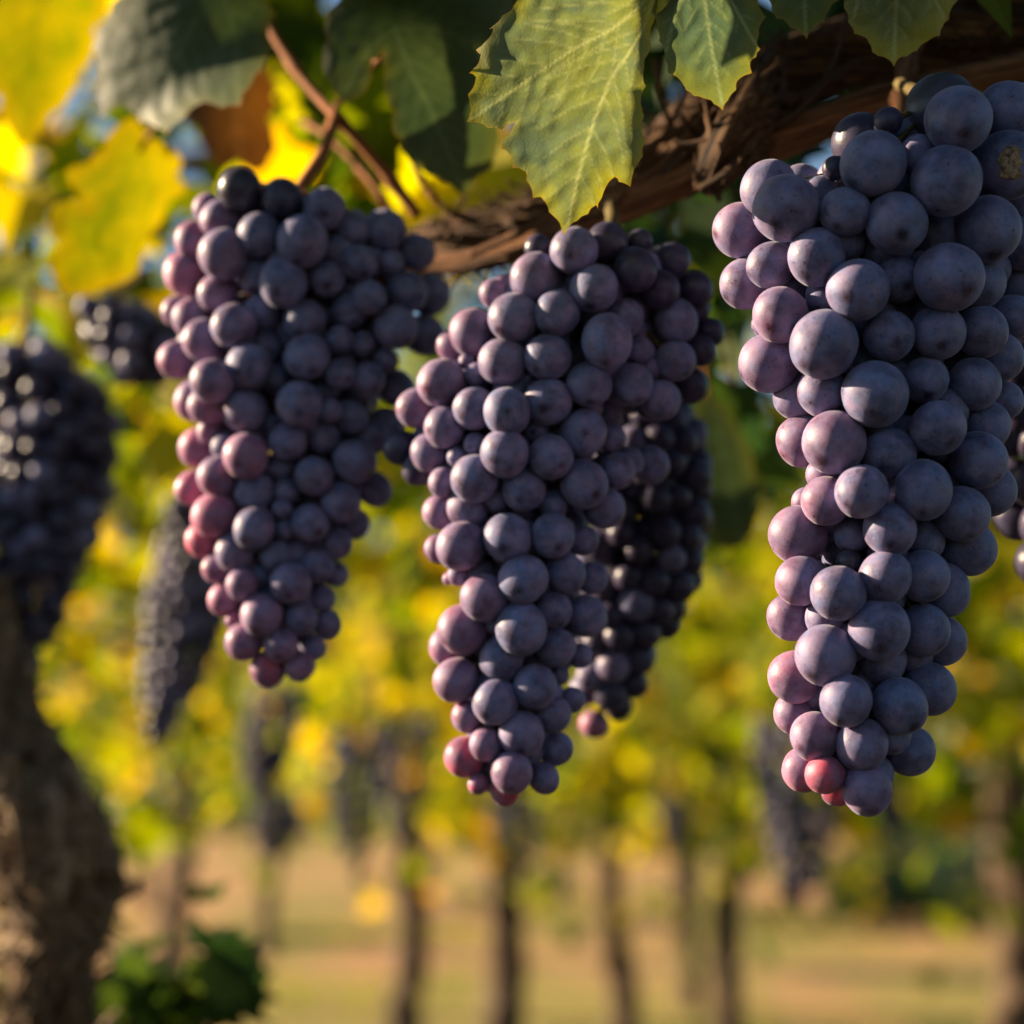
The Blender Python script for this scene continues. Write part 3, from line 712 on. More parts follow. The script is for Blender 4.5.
# frayed knot where the cane leaves the arm
kn = catmull([(703,190,.530,9),(714,172,.526,20),(730,145,.524,27),(745,118,.526,30),(758,92,.535,24),(765,62,.55,12)], 60)
mb = MB(); mb.tube(np.array([tuple(P(*q[:3])) for q in kn]), kn[:, 3] / FPX * kn[:, 2], 56, bark_r(4.0, .55, 3.5)); mb.build('knot', M_BARK, vine)
mb = MB()
rr = random.Random(5)
def strips(path, rad, n, length, width, lift, lo=0.0, hi=1.0):
    N_ = len(path); step = np.linalg.norm(path[-1] - path[0]) / N_
    for _ in range(n):
        i0 = int(rr.uniform(lo, hi) * (N_ - 12)); ln = max(6, int(rr.uniform(.4, 1) * length / step)); i1 = min(N_ - 2, i0 + ln)
        if i1 - i0 < 4: continue
        a0 = rr.uniform(0, 6.28); tw = rr.uniform(-1.2, 1.2); lf0 = rr.uniform(0, lift) * (rr.random() < .5); lf1 = rr.uniform(0, lift)
        pts = []; nr = []
        for i in range(i0, i1):
            u = (i - i0) / (i1 - i0); T = path[i + 1] - path[i]; T = T / np.linalg.norm(T)
            s1 = np.cross(T, (0, 0, 1)); s1 /= np.linalg.norm(s1); s2 = np.cross(s1, T); a = a0 + tw * u
            nn = s1 * math.cos(a) + s2 * math.sin(a)
            off = rad[i] * (1.04 + .04 * math.sin(u * 9)) + lf1 * max(0, u - .6) ** 2 * 5 + lf0 * max(0, .4 - u) ** 2 * 5
            pts.append(path[i] + nn * off); nr.append(nn)
        mb.ribbon(pts, nr, width * rr.uniform(.3, 1), .0004)
strips(path, rad, 420, .060, .0010, .016); strips(path, rad, 110, .05, .0022, .011)
strips(path2, rad2, 26, .03, .0010, .005)
kp = np.array([tuple(P(*q[:3])) for q in kn]); strips(kp, kn[:, 3] / FPX * kn[:, 2] * 1.05, 90, .022, .0019, .016)
lb = mb.build('loose_bark', M_BARK, vine)
def shoot_part(pts, r0, r1, mat=M_SHOOT, name='shoot', parent=vine):
    q = catmull(pts, 50); pp = np.array([tuple(P(*k)) for k in q]); m_ = MB()
    nodes = [i for i in range(8, 50, 13)]
    ra = np.linspace(r0, r1, 51); ra *= np.array([1 + .35 * sum(math.exp(-((i - n_) / 1.6) ** 2) for n_ in nodes) for i in range(51)])
    m_.tube(pp, ra, 12, bark_r(3, .05, 2)); return m_.build(name, mat, parent)
shoot_part([(418,216,.60),(395,185,.60),(368,152,.60),(338,118,.60),(312,90,.61),(288,58,.62),(262,10,.63),(240,-60,.64)], .0021, .0017)
shoot_part([(392,212,.66),(376,188,.66),(352,160,.67),(330,138,.68),(300,120,.70)], .0016, .0011)
shoot_part([(440,205,.60),(425,185,.60),(414,160,.60),(420,140,.61)], .0013, .0009)
shoot_part([(340,124,.60),(336,108,.60),(352,90,.61),(382,55,.60),(398,28,.585)], .0014, .0010)

# thin dry canes and tendrils tangled round the arm
for k, q in enumerate([[(640,200,.545),(690,150,.53),(740,110,.52),(800,95,.525),(860,60,.53)], [(600,190,.55),(650,175,.54),(700,120,.535),(720,60,.54),(735,0,.55)],
                       [(700,190,.52),(735,165,.515),(750,130,.52),(790,118,.52),(830,70,.53),(850,10,.54)], [(470,255,.57),(540,222,.555),(600,180,.55),(660,140,.55),(700,60,.55)],
                       [(760,60,.53),(745,110,.515),(722,150,.515),(705,195,.52)], [(655,60,.56),(665,110,.55),(690,150,.545),(735,160,.53)]]):
    shoot_part(q, .0016 - .0001 * k, .0008, M_CANE if k % 2 else M_BARK, 'twig')
# wood of the right-hand spur: smooth short stub beside the big bunch
shoot_part([(905,150,.50),(900,110,.505),(906,70,.52),(915,40,.54)], .0030, .0026, M_CANE, 'spur')

# ------------------------------------------------------------------ gnarled trunk, lower left
tr = [(-95,470,.86,42),(-62,560,.84,40),(-30,640,.83,40),(-16,710,.82,42),(8,770,.81,48),(44,835,.80,52),(60,895,.80,50),(54,960,.80,44),(44,1050,.81,42),(40,1250,.83,54)]
c3 = catmull(tr, 200); path3 = np.array([tuple(P(*q[:3])) for q in c3]); 
# run it down to the ground
low = path3[-1]; down = np.linspace(low, np.array([low[0] + .02, low[1] + .03, -.02]), 60)[1:]
path3 = np.vstack([path3, down]); rad3 = np.r_[c3[:, 3] / FPX * c3[:, 2], np.linspace(.043, .055, 59)]
old = empty('grapevine', (low[0], low[1], 0), 'thick gnarled vine trunk with stringy peeling bark at the lower left', 'grapevine')
mb = MB(); mb.tube(path3, rad3 * .88, 96, bark_r(9.0, .75, 3.6), twist=14); mb.build('trunk', M_BARK2, old)
mb = MB(); strips(path3, rad3 * .99, 620, .17, .0028, .020, 0, .8); mb.build('loose_bark', M_BARK2, old)

# ------------------------------------------------------------------ leaves seen sharply
G1 = leaf_material('leaf_hanging', (0.110, 0.150, 0.085), (0.160, 0.185, 0.055), (0.30, 0.28, 0.030), (0.36, 0.38, 0.17), .42)
G2 = leaf_material('leaf_green', (0.080, 0.125, 0.070), (0.115, 0.150, 0.055), (0.20, 0.22, 0.045), (0.28, 0.33, 0.16), .35)
G3 = leaf_material('leaf_dark', (0.040, 0.066, 0.026), (0.058, 0.082, 0.028), (0.110, 0.120, 0.025), (0.10, 0.14, 0.06), .22, .1)
G4 = leaf_material('leaf_yellow', (0.31, 0.25, 0.012), (0.13, 0.155, 0.014), (0.34, 0.22, 0.015), (0.12, 0.15, 0.02), .48, .6)
G5 = leaf_material('leaf_mixed', (0.10, 0.14, 0.020), (0.22, 0.24, 0.020), (0.35, 0.30, 0.02), (0.3, 0.32, 0.08), .45, .3)
G6 = leaf_material('leaf_brown', (0.075, 0.032, 0.012), (0.13, 0.060, 0.02), (0.10, 0.04, 0.015), (0.20, 0.10, 0.04), .3, .6)
A_OUT = [(540,-95),(520,-60),(535,-40),(512,-22),(517,0),(502,16),(489,29),(493,28),(476,50),(481,55),(469,73),(476,77),(468,94),(467,122),(488,128),(502,130),(515,122),(501,141),(501,149),(507,151),(512,168),(526,172),(526,180),(533,198),(541,197),(549,212),(564,235),(577,221),(588,214),(596,205),(598,212),(602,197),(615,177),(619,182),(630,187),(643,156),(646,141),(642,127),(644,115),(641,100),(646,86),(644,68),(652,48),(654,21),(664,8),(690,-10),(700,-50),(676,-60),(668,-96),(640,-84),(620,-120),(580,-90)]
def curl_a(x, y):
    # right margin turned over towards the viewer, upper left lifted to the light
    e = max(0, x - (622 + (y < 90) * 6)) / 24; u = max(0, 505 - x + (60 - y) * .35) / 50 if y < 70 else 0
    return -0.006 * min(e, 1.6) ** 2 + .010 * u * u
traced_leaf('vine_leaf', A_OUT, [[(655,-8),(640,35),(608,85),(585,150),(566,228)],[(655,-8),(612,29),(575,48),(520,85),(472,118)],[(655,-8),(600,-20),(550,-60)],[(655,-8),(670,-40)]],
            .440, (.0115, -.006), (.006, -.003, .003), G1, 'large sharp toothed leaf hanging above the middle bunch, yellow-green left edge', 3.0, 1.5, 80, [(655,-8,.44),(668,-60,.452),(690,-110,.47)], fold=curl_a)
B_OUT = [(651,12),(657,28),(659,41),(665,58),(668,73),(681,81),(686,90),(694,96),(707,99),(714,104),(723,111),(728,100),(736,90),(738,80),(752,73),(750,62),(756,57),(760,49),(757,40),(759,34),(766,17),(758,0),(764,-20),(748,-42),(728,-70),(700,-58),(672,-46),(655,-20)]
traced_leaf('vine_leaf', B_OUT, [[(700,-40),(706,10),(712,50),(722,104)],[(700,-40),(680,0),(666,50)],[(700,-40),(730,0),(756,45)]],
            .452, (.011, .002), (.007, -.004, .002), G2, 'smooth green pointed leaf just right of the big hanging leaf, in front of the knot', 3.0, 1.4, 60, [(700,-40,.452),(706,-100,.47)])
C_OUT = [(760,-20),(769,0),(772,12),(777,19),(786,22),(790,28),(799,31),(807,40),(812,31),(824,22),(829,10),(839,0),(842,-22),(820,-60),(790,-62),(768,-45)]
traced_leaf('vine_leaf', C_OUT, [[(800,-70),(803,-20),(806,34)]], .455, (.010, .002), (.008, 0, 0), G2, 'small leaf tip with a red point between the two broad green leaves at the top', 3.0, 1.4, 50, [(800,-60,.455),(806,-100,.47)])
D_OUT = [(838,-15),(844,8),(848,22),(854,34),(862,36),(869,43),(872,52),(878,56),(886,58),(894,67),(898,59),(906,57),(917,51),(926,42),(940,36),(943,26),(949,19),(951,9),(958,0),(956,-25),(930,-70),(880,-80),(848,-50)]
traced_leaf('vine_leaf', D_OUT, [[(892,-70),(896,-10),(894,60)],[(892,-70),(865,-20),(852,24)],[(892,-70),(925,-20),(944,18)]],
            .448, (.009, .002), (.007, -.004, 0), G1, 'broad rounded leaf with a pointed tip at the top, directly above the big right bunch', 3.0, 1.4, 60, [(892,-70,.448),(896,-110,.47)])
E_OUT = [(392,-60),(420,-80),(470,-70),(505,-30),(512,30),(506,70),(512,100),(498,128),(492,166),(478,176),(466,195),(450,184),(436,176),(420,168),(408,158),(402,140),(393,130),(396,112),(388,96),(386,70),(384,52),(372,60),(364,92),(352,98),(342,101),(332,84),(322,62),(328,40),(326,20),(340,0),(360,-30)]
traced_leaf('vine_leaf', E_OUT, [[(395,28),(410,70),(436,122),(462,186)],[(395,28),(370,50),(345,92)],[(395,28),(440,30),(500,60)]],
            .560, (.010, .0), (.012, .004, .0), G3, 'dark green two-lobed leaf behind the sharp hanging leaf, slightly blurred', 4.2, 1.6, 70, None)
F_OUT = [(128,-30),(112,5),(96,30),(92,48),(98,70),(92,88),(100,118),(122,104),(140,122),(158,128),(166,135),(184,118),(204,102),(222,108),(240,106),(248,88),(262,70),(274,48),(268,30),(276,14),(262,-20),(230,-50),(180,-55)]
def curl_f(x, y): 
    e = max(0, (x - 190) * .6 + (y - 60) * .75) / 40
    return -.010 * min(e, 2) ** 2
traced_leaf('vine_leaf', F_OUT, [[(215,-30),(190,30),(165,70),(125,98)],[(215,-30),(235,40),(238,100)]],
            .600, (-.010, .004), (.012, .0, .0), G3, 'dark green drooping leaf with a pale sunlit lower margin at the upper left', 4.2, 2.2, 80, [(215,-30,.6),(232,-50,.62),(245,-70,.64)], fold=curl_f, wav=.5)
G_OUT = [(-60,-60),(60,-70),(105,-30),(108,8),(94,30),(96,50),(76,74),(70,96),(50,116),(40,132),(22,146),(8,122),(0,96),(-20,80),(-60,90),(-80,20)]
traced_leaf('vine_leaf', G_OUT, [[(40,-60),(35,20),(24,130)],[(40,-60),(90,10)],[(40,-60),(-20,30),(-50,70)]], .76, (.012, .01), (.01, 0, 0), G4, 'yellow leaf filling the top left corner of the view', 6, 2, 60, None)
H_OUT = [(104,148),(118,126),(132,117),(142,128),(152,140),(168,148),(182,160),(176,176),(186,190),(166,200),(160,222),(146,234),(142,262),(128,280),(104,286),(84,296),(62,290),(48,262),(58,244),(50,222),(54,206),(84,200),(74,188),(66,172),(88,164)]
traced_leaf('vine_leaf', H_OUT, [[(140,150),(110,200),(70,284)],[(140,150),(90,180),(60,210)],[(140,150),(150,200),(130,275)]], .72, (.012, .01), (.012, .004, 0), G4, 'bright yellow backlit leaf left of the pink-flanked bunch top', 5, 2.2, 60, [(140,150,.72),(160,120,.70),(185,90,.68)])
I_OUT = [(700,395),(716,400),(732,420),(744,440),(752,470),(764,490),(756,520),(742,545),(724,548),(708,530),(696,500),(690,455),(694,420)]
traced_leaf('vine_leaf', I_OUT, [[(708,398),(724,460),(740,540)]], .74, (0, .01), (.02, 0, 0), G3, 'dark blurred leaf hanging between the middle and right bunches', 6, 2, 60, [(708,398,.74),(702,340,.72)])
J_OUT = [(170,58),(205,52),(232,66),(262,70),(276,88),(268,120),(275,152),(258,172),(238,160),(222,168),(208,150),(196,128),(180,110),(176,82)]
traced_leaf('vine_leaf', J_OUT, [[(230,62),(236,110),(240,155)]], .78, (0, .01), (.03, 0, 0), G6, 'curled brown dry leaf behind the top of the left bunch', 6, 3, 60, None)

# leafy shoots (many blurred leaves each)
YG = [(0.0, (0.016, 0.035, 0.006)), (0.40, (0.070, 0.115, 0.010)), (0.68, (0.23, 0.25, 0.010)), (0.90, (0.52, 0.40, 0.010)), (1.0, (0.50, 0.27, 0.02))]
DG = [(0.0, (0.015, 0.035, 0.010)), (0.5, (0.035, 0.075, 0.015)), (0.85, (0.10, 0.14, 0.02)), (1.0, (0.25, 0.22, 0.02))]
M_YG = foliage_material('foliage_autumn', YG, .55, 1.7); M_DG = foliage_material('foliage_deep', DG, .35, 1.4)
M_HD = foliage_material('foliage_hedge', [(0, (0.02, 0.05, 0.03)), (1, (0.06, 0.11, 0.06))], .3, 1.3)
def leafy_shoot(label, pts, n, spread, size, mat, seed, tint=(0.1, 1.0), droop=.6, r=.002):
    r_ = np.random.default_rng(seed); q = catmull(pts, 60); pp = np.array([tuple(P(*k)) for k in q])
    root = empty('leafy_shoot', Vector(pp[0]), label, 'leafy shoot', 'leafy shoots around the bunches')
    m_ = MB(); m_.tube(pp, np.linspace(r, r * .4, 61), 8); m_.build('stem', M_SHOOT, root)
    idx = r_.integers(0, 61, n); C = pp[idx] + r_.normal(size=(n, 3)) * np.array(spread)
    foliage('foliage', C, r_.uniform(.6, 1.1, n) * size, mat, root, r_.uniform(*tint, n), droop, seed)
    return root
leafy_shoot('yellow and green leaves crowding behind the reddish forked shoot at upper left', [(120,-60,1.0),(220,40,.95),(330,110,.95),(440,150,.9),(520,190,.9)], 34, (.05,.05,.035), .075, M_YG, 31, (.25, 1))
leafy_shoot('olive and yellow leaves in the gap between the two dark green leaves', [(180,-80,1.25),(260,20,1.25),(330,60,1.25),(420,120,1.2)], 110, (.08,.06,.07), .085, M_YG, 41, (.15, .85))
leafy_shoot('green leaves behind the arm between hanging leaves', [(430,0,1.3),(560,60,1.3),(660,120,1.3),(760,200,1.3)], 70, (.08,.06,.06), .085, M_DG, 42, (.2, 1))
leafy_shoot('dull yellow leaves left of the backlit yellow leaf', [(-120,60,1.35),(0,190,1.35),(60,250,1.35),(140,330,1.3)], 34, (.06,.06,.05), .08, M_YG, 43, (.2, .95))
leafy_shoot('yellow blurred leaves beside the small bunch at left', [(-80,210,1.1),(20,280,1.05),(90,330,1.0),(170,400,1.0)], 34, (.05,.05,.04), .07, M_YG, 32, (.45, 1), r=.003)
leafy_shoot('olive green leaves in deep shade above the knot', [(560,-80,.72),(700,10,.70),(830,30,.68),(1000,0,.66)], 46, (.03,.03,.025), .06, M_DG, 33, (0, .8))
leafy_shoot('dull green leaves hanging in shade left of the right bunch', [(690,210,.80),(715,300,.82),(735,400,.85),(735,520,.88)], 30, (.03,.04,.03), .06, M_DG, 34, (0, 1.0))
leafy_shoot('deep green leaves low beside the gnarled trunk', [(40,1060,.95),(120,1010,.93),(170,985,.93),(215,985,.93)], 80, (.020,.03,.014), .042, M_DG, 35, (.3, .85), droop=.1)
leafy_shoot('yellow-green leaves dangling behind the arm, over the middle bunch', [(430,120,1.0),(520,190,1.0),(620,210,1.0),(720,230,1.0)], 30, (.04,.05,.03), .065, M_YG, 36, (.2, .95))

leafy_shoot('unseen leafy shoot added above the picture, shading the top of the sharpest bunch', [(560,-330,.50),(760,-300,.47),(960,-280,.45),(1200,-300,.45)], 38, (.03,.05,.02), .075, M_DG, 37, (.1, .9), droop=.3)  # this shoot and the next two are added above the frame for shade
leafy_shoot('unseen leafy shoot added above the picture left of the hanging leaves to shade them', [(60,-360,.54),(200,-330,.52),(330,-300,.49),(440,-300,.46)], 60, (.025,.025,.022), .065, M_DG, 39, (.1, .9), droop=.3)
leafy_shoot('unseen leafy shoot added above the picture over the middle bunch to shade it', [(150,-360,.62),(330,-350,.56),(520,-350,.50),(700,-360,.46)], 60, (.03,.05,.02), .075, M_DG, 38, (.1, .9), droop=.3)

# ------------------------------------------------------------------ background vines
rr = random.Random(21)
def bg_vine(px, d, width, crown, label, seed, n=520, mat=M_YG, tint=(0.1, 1.0), lean=0.0, size=.13, top=2.7, group='trellised vines growing out of focus'):
    r_ = np.random.default_rng(seed)
    b = P(px, 800, d); x, y = b.x, b.y
    root = empty('grapevine', (x, y, 0), label, 'grapevine', group)
    hh = [0, .3, .6, .9, 1.2, 1.5]; pts = [(x + lean * h + .03 * math.sin(h * 5 + seed), y + .03 * math.cos(h * 4 + seed), h - .05 * (h == 0)) for h in hh]
    q = catmull(pts, 50); ra = width * (1.25 - .35 * np.linspace(0, 1, 51) + .3 * np.exp(-np.linspace(0, 8, 51)))
    m_ = MB(); m_.tube(q, ra, 20, bark_r(seed, .3, 2.5)); m_.build('trunk', M_BARK3, root)
    cx, cy, cz, sx, sy, sz = crown
    # clumps give the crown uneven outline and gaps
    K = 16; cl = np.c_[r_.uniform(-1, 1, K) * sx, r_.uniform(-1, 1, K) * sy, r_.uniform(-1, 1, K) * sz]
    w = r_.integers(0, K, n); C = cl[w] + r_.normal(size=(n, 3)) * np.array([.24, .24, .2]) ; C += np.array([x + cx, y + cy, cz])
    C = C[C[:, 2] > .55]
    ct = r_.uniform(*tint, K); T = np.clip(ct[w][:len(C)] * .6 + r_.uniform(*tint, len(C)) * .5, 0, 1)
    foliage('crown', C, r_.uniform(.6, 1.15, len(C)) * size, mat, root, T, .6, seed)
    return root
V_ = [
 (182, 10.5, .075, (0, 0, 1.95, 1.0, .6, .75), 'distant vine with a dark straight trunk right of the gnarled trunk'),
 (272, 14.0, .06, (0, 0, 1.9, 1.0, .6, .7), 'far vine with a thin pale trunk under the low round bunch'),
 (408, 7.6, .062, (0, 0, 1.85, .9, .6, .75), 'vine with a brown trunk below the pair of dark blurred bunches'),
 (492, 7.0, .065, (.1, 0, 1.9, .9, .6, .8), 'vine with a leaning trunk below and left of the middle bunch tip'),
 (615, 7.8, .055, (0, 0, 1.8, .9, .6, .8), 'vine with a slim trunk right below the red-tipped shaded bunch'),
 (684, 10.5, .055, (0, 0, 1.9, .8, .6, .7), 'far vine with a faint trunk, second from the right at centre'),
 (727, 7.2, .055, (0, 0, 1.75, .7, .5, .85), 'vine with low yellow foliage left of the tapering dark bunch'),
 (1008, 4.6, .065, (.5, .2, 2.1, .8, .5, .6), 'vine with the thickest blurred trunk at the right edge'),
]
for i, (px, d, w, cr, lb_) in enumerate(V_):
    bg_vine(px, d, w, cr, lb_, 40 + i, n=430, lean=.06 if i == 3 else 0.0, tint=(.15, 1.0))
# leafy branches of the nearer rows, their trunks outside the view
def leafy_arm(px, py, d, sx, sz, n, label, seed, size=.11, tint=(.2, 1.0), mat=None):
    r_ = np.random.default_rng(seed); b = P(px, py, d)
    root = empty('vine_branch', b, label, 'vine branch', 'leafy vine branches out of focus')
    q = catmull([(b.x - sx, b.y + .1, b.z + .25), (b.x - sx * .4, b.y, b.z + .32), (b.x + sx * .3, b.y + .05, b.z + .26), (b.x + sx, b.y - .05, b.z + .34)], 40)
    m_ = MB(); m_.tube(q, .018, 12, bark_r(seed, .3, 2.5)); m_.build('cordon', M_BARK3, root)
    K = 18; cl = np.c_[r_.uniform(-1, 1, K) * sx, r_.uniform(-.45, .45, K), r_.uniform(-1, 1, K) * sz]
    w = r_.integers(0, K, n); C = cl[w] + r_.normal(size=(n, 3)) * np.array([.16, .16, .13]) + np.array(b)
    T = np.clip(r_.uniform(*tint, K)[w] * .6 + r_.uniform(*tint, n) * .5, 0, 1)
    foliage('foliage', C, r_.uniform(.6, 1.15, n) * size, mat or M_YG, root, T, .6, seed)
LA = [(1010, 570, 7.5, .9, .7, 260, 'remote leafy branch in the gap right of the sharpest bunch'),
      (1000, 470, 4.6, .55, .45, 240, 'yellow-green leafy branch past the right edge of the sharpest bunch'),
      (120, 560, 3.4, .65, .45, 300, 'yellow leafy branch seen through the gap beside the long slanting bunch'),
      (420, 560, 3.8, .60, .45, 300, 'yellow leafy branch glowing in the gap between the two left-hand big bunches'),
      (300, 330, 3.2, .70, .50, 300, 'leafy branch hidden mostly by the pink-flanked bunch'),
      (700, 600, 4.4, .60, .55, 300, 'leafy branch glowing in the gap between middle and sharpest bunch'),
      (700, 330, 3.4, .60, .45, 260, 'shaded green leafy branch high between middle and sharpest bunch'),
      (1010, 660, 3.6, .45, .30, 240, 'leafy branch over the thickest blurred trunk at the right edge'),
      (180, 730, 6.0, .80, .30, 240, 'low yellow-green leafy branch above the tan soil at the left'),
      (560, 760, 6.5, .80, .30, 240, 'low yellow leafy branch under the middle bunch tip'),
      (60, 300, 3.0, .45, .35, 200, 'yellow leafy branch around the small blurred bunch')]
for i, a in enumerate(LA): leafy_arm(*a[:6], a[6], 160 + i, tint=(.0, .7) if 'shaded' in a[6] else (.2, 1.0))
for i, (px, d) in enumerate([(-100, 17), (150, 20), (420, 18), (560, 21), (690, 19)]):
    bg_vine(px, d, .07, (0, 0, 1.7, 1.5, .8, .75), ['remote vine at the left end of the far row', 'remote vine behind the low round bunch', 'remote vine seen past the pair of dark bunches', 'remote vine at the middle of the far row', 'remote vine at the right end of the far row'][i], 70 + i, n=260, tint=(.1, .9), size=.2)

# ------------------------------------------------------------------ ground, grass, hedge, hills
def ground_material():
    m, nt = newmat('vineyard_soil'); N = NT(nt)
    g = N.n('ShaderNodeNewGeometry'); mp = N.n('ShaderNodeMapping'); mp.inputs['Scale'].default_value = (1.1, .28, 1); N.l(g.outputs['Position'], mp.inputs[0])
    n1 = N.noise(mp.outputs[0], .55, 4, .6); n2 = N.noise(g.outputs['Position'], 9, 4, .6); n3 = N.noise(mp.outputs[0], .22, 2)
    soil = N.mix(n2, (0.27, 0.120, 0.042), (0.44, 0.225, 0.085)); gr = N.mix(n2, (0.10, 0.10, 0.010), (0.31, 0.215, 0.020))
    sy0 = N.n('ShaderNodeSeparateXYZ'); N.l(g.outputs['Position'], sy0.inputs[0])
    f = N.rng(N.math('ADD', N.math('ADD', n1, N.math('MULTIPLY', n3, .4)), N.rng(sy0.outputs[1], 10.5, 13.5, .16, 0.0)), .60, .78)
    col = N.mix(f, soil, gr)
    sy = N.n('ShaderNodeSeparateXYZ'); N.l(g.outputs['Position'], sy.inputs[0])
    bounce_cut = N.rng(N.math('ADD', sy.outputs[1], N.math('MULTIPLY', n1, 1.6)), 8.2, 9.4, 1.0, 0.0)   # unseen near ground painted dark to cut sunlight bouncing onto the fruit
    col = N.mix(bounce_cut, col, N.mix(n2, (0.020, 0.015, 0.009), (0.045, 0.035, 0.018)))
    p = N.n('ShaderNodeBsdfPrincipled'); N.l(col, p.inputs['Base Color']); p.inputs['Roughness'].default_value = .9
    b = N.n('ShaderNodeBump'); b.inputs['Distance'].default_value = .03; N.l(n2, b.inputs['Height']); N.l(b.outputs[0], p.inputs['Normal'])
    N.out(p.outputs[0]); return m
nx, ny = 120, 120; V = []; F = []
for j in range(ny):
    for i in range(nx):
        u = (i / (nx - 1) * 2 - 1); v = j / (ny - 1); x = 400 * u * abs(u); y = -20 + 620 * v ** 2.2
        V.append((x, y, .05 * noise.noise(Vector((x * .4, y * .4, 0)))))
for j in range(ny - 1):
    for i in range(nx - 1): a = j * nx + i; F.append((a, a + 1, a + nx + 1, a + nx))
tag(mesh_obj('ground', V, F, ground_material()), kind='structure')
# grass: tufts of thin blades in the strips between the rows
r_ = np.random.default_rng(5); GVt = []; GF = []; GT = []
for k in range(9000):
    y = r_.uniform(6, 26); x = r_.uniform(-.36, .36) * y * 1.0 + 0.0
    if noise.noise(Vector((x * .2, y * .55, 4))) < .02: continue
    for b_ in range(3):
        h = r_.uniform(.03, .12); a = r_.uniform(0, 6.28); w = .006; lx, ly = r_.normal(size=2) * .03; ox, oy = r_.normal(size=2) * .03
        i = len(GVt); dx, dy = math.cos(a) * w, math.sin(a) * w
        GVt += [(x + ox - dx, y + oy - dy, -.02), (x + ox + dx, y + oy + dy, -.02), (x + ox + lx, y + oy + ly, h)]; GF.append((i, i + 1, i + 2)); GT += [r_.uniform(.2, .8)] * 3
tag(mesh_obj('grass', GVt, GF, M_YG, smooth=False, attrs={'tint': ('FLOAT', GT)}), 'thin dry yellow-green grass growing on the tan soil', 'grass', kind='stuff')
# unseen vine rows added beside and behind the viewer to cut ground bounce
def side_row(x0, y0, x1, y1, z0, z1, n, label, seed):
    r_ = np.random.default_rng(seed); root = empty('added_vine_row', (x0, y0, 0), label, 'vine row', 'added vine rows around the viewer')
    t = r_.uniform(0, 1, n); C = np.c_[x0 + (x1 - x0) * t, y0 + (y1 - y0) * t, r_.uniform(z0, z1, n)]; C[:, :2] += r_.normal(size=(n, 2)) * .16
    foliage('foliage', C, r_.uniform(.7, 1.15, n) * .15, M_DG, root, r_.uniform(0, .45, n), .6, seed)
    L = math.hypot(x1 - x0, y1 - y0); k = max(2, int(L / 1.2))
    for i in range(k):
        u = (i + .5) / k; x = x0 + (x1 - x0) * u; y = y0 + (y1 - y0) * u; m_ = MB()
        m_.tube(catmull([(x, y, -.05), (x + .03, y, .4), (x - .02, y + .03, .8), (x, y, 1.2)], 16), .035, 12, bark_r(seed + i, .3, 2.5)); m_.build('trunk', M_BARK3, root)
side_row(-2.7, -4, -2.7, 7.5, .25, 1.65, 2600, 'low leafy vine row added outside the view to the left to shade the ground', 301)
side_row(2.7, -4, 2.7, 6, .2, 2.6, 2400, 'leafy vine row added outside the view to the right to block low sky light', 302)
side_row(-2.6, -2.6, 2.4, -2.6, .2, 2.0, 1400, 'leafy vine row added behind the viewer to block bounced light', 303)
r_ = np.random.default_rng(77); root = empty('vine_branch', (0, 0, 2.2), 'dark leafy vine branch added high above the viewer, outside the picture, to block skylight', 'vine branch', 'leafy vine branches out of focus')  # unseen canopy added overhead to block skylight
n = 1100; C = np.c_[r_.uniform(-1.6, 2.4, n), r_.uniform(-1.8, 1.6, n), 2.2 + r_.normal(size=n) * .08]
foliage('foliage', C, r_.uniform(.7, 1.15, n) * .15, M_DG, root, r_.uniform(0, .45, n), .2, 77)
m_ = MB(); m_.tube(catmull([(-1.7, 0, 2.2), (-.5, .1, 2.26), (.8, -.1, 2.22), (2.5, 0, 2.25)], 40), .02, 12, bark_r(3, .3, 2.5)); m_.build('cordon', M_BARK3, root)
# wooded slope closing the view behind the rows
r_ = np.random.default_rng(55); n = 9000; x = r_.uniform(-50, 50, n); K = np.array([20 + 5 * noise.noise(Vector((q * .11, 1, 0))) + 2.6 * noise.noise(Vector((q * .4, 5, 0))) for q in x])
K = np.where((x > 13.0) & (x < 21), K * .10, K)
C = np.c_[x, 75 + r_.uniform(-3, 3, n), K * r_.uniform(0, 1, n) ** .8]
tt = np.array([.5 + .9 * noise.noise(Vector((a * .18, 7, c * .25))) for a, b, c in C]) + r_.uniform(-.25, .25, n)
tag(foliage('woods', C, r_.uniform(1.0, 1.9, n), M_YG, None, np.clip(tt, 0, 1), .4, 55), 'far yellow-green wood filling the distance behind the vine rows', 'wood', kind='stuff')
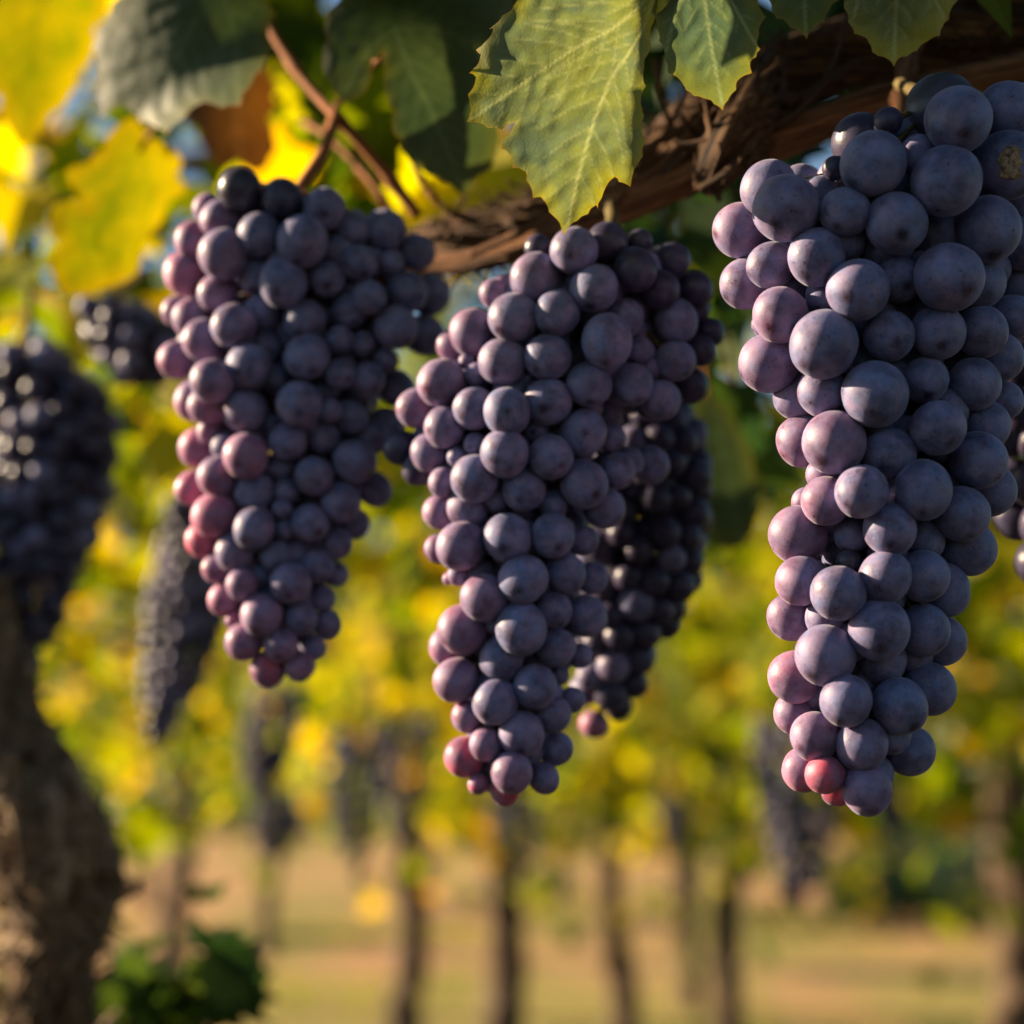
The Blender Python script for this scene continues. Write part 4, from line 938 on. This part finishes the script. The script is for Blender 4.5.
# hedge of bushes at right, far
for i, (px, d, sx, h) in enumerate([(862, 17.5, .50, .72), (910, 18, .52, .86), (958, 17.2, .50, .80), (1040, 17.5, .6, .9)]):
    b = P(px, 800, d); root = empty('bush', (b.x, b.y, 0), ['rounded blue-green bush at the left end of the far hedge', 'tallest blue-green bush of the far hedge', 'blue-green hedge bush left of the thick trunk', 'blue-green hedge bush at the right edge'][i], 'bush', 'bushes of the far hedge')
    r_ = np.random.default_rng(90 + i); n = 900; dv = r_.normal(size=(n, 3)); dv /= np.linalg.norm(dv, axis=1)[:, None]; dv *= r_.uniform(.55, 1.05, (n, 1))
    C = dv * np.array([sx, .5, h * .55]) + np.array([b.x, b.y, h * .55]); C = C[C[:, 2] > .05]
    foliage('foliage', C, r_.uniform(.06, .13, len(C)), M_HD, root, r_.uniform(0, 1, len(C)), .3, 90 + i)
    m_ = MB(); m_.tube(np.array([(b.x, b.y, -.05), (b.x + .03, b.y, .25), (b.x, b.y, .5)]), np.array([.04, .03, .02]), 8); m_.build('stem', M_BARK3, root)
def hill_material():
    m, nt = newmat('hill_slope'); N = NT(nt); g = N.n('ShaderNodeNewGeometry')
    n1 = N.noise(g.outputs['Position'], .06, 5, .6)
    col = N.ramp(n1, [(.35, (0.24, 0.24, 0.11)), (.55, (0.44, 0.40, 0.20)), (.7, (0.20, 0.22, 0.10))])
    p = N.n('ShaderNodeBsdfPrincipled'); N.l(col, p.inputs['Base Color']); p.inputs['Roughness'].default_value = .95; N.out(p.outputs[0]); return m
V = []; F = []; nx, ny = 100, 24
for j in range(ny):
    for i in range(nx):
        x = -260 + 520 * i / (nx - 1); v = j / (ny - 1); y = 120 + 200 * v
        h = (30 + 9 * noise.noise(Vector((x * .012, 2, 0)))) * math.sin(min(v * 1.3, 1) * math.pi / 2) ** 1.3 + 2.5 * noise.noise(Vector((x * .04, y * .04, 0))) * v
        V.append((x, y, h - .3))
for j in range(ny - 1):
    for i in range(nx - 1): a = j * nx + i; F.append((a, a + 1, a + nx + 1, a + nx))
tag(mesh_obj('hills', V, F, hill_material()), kind='structure')
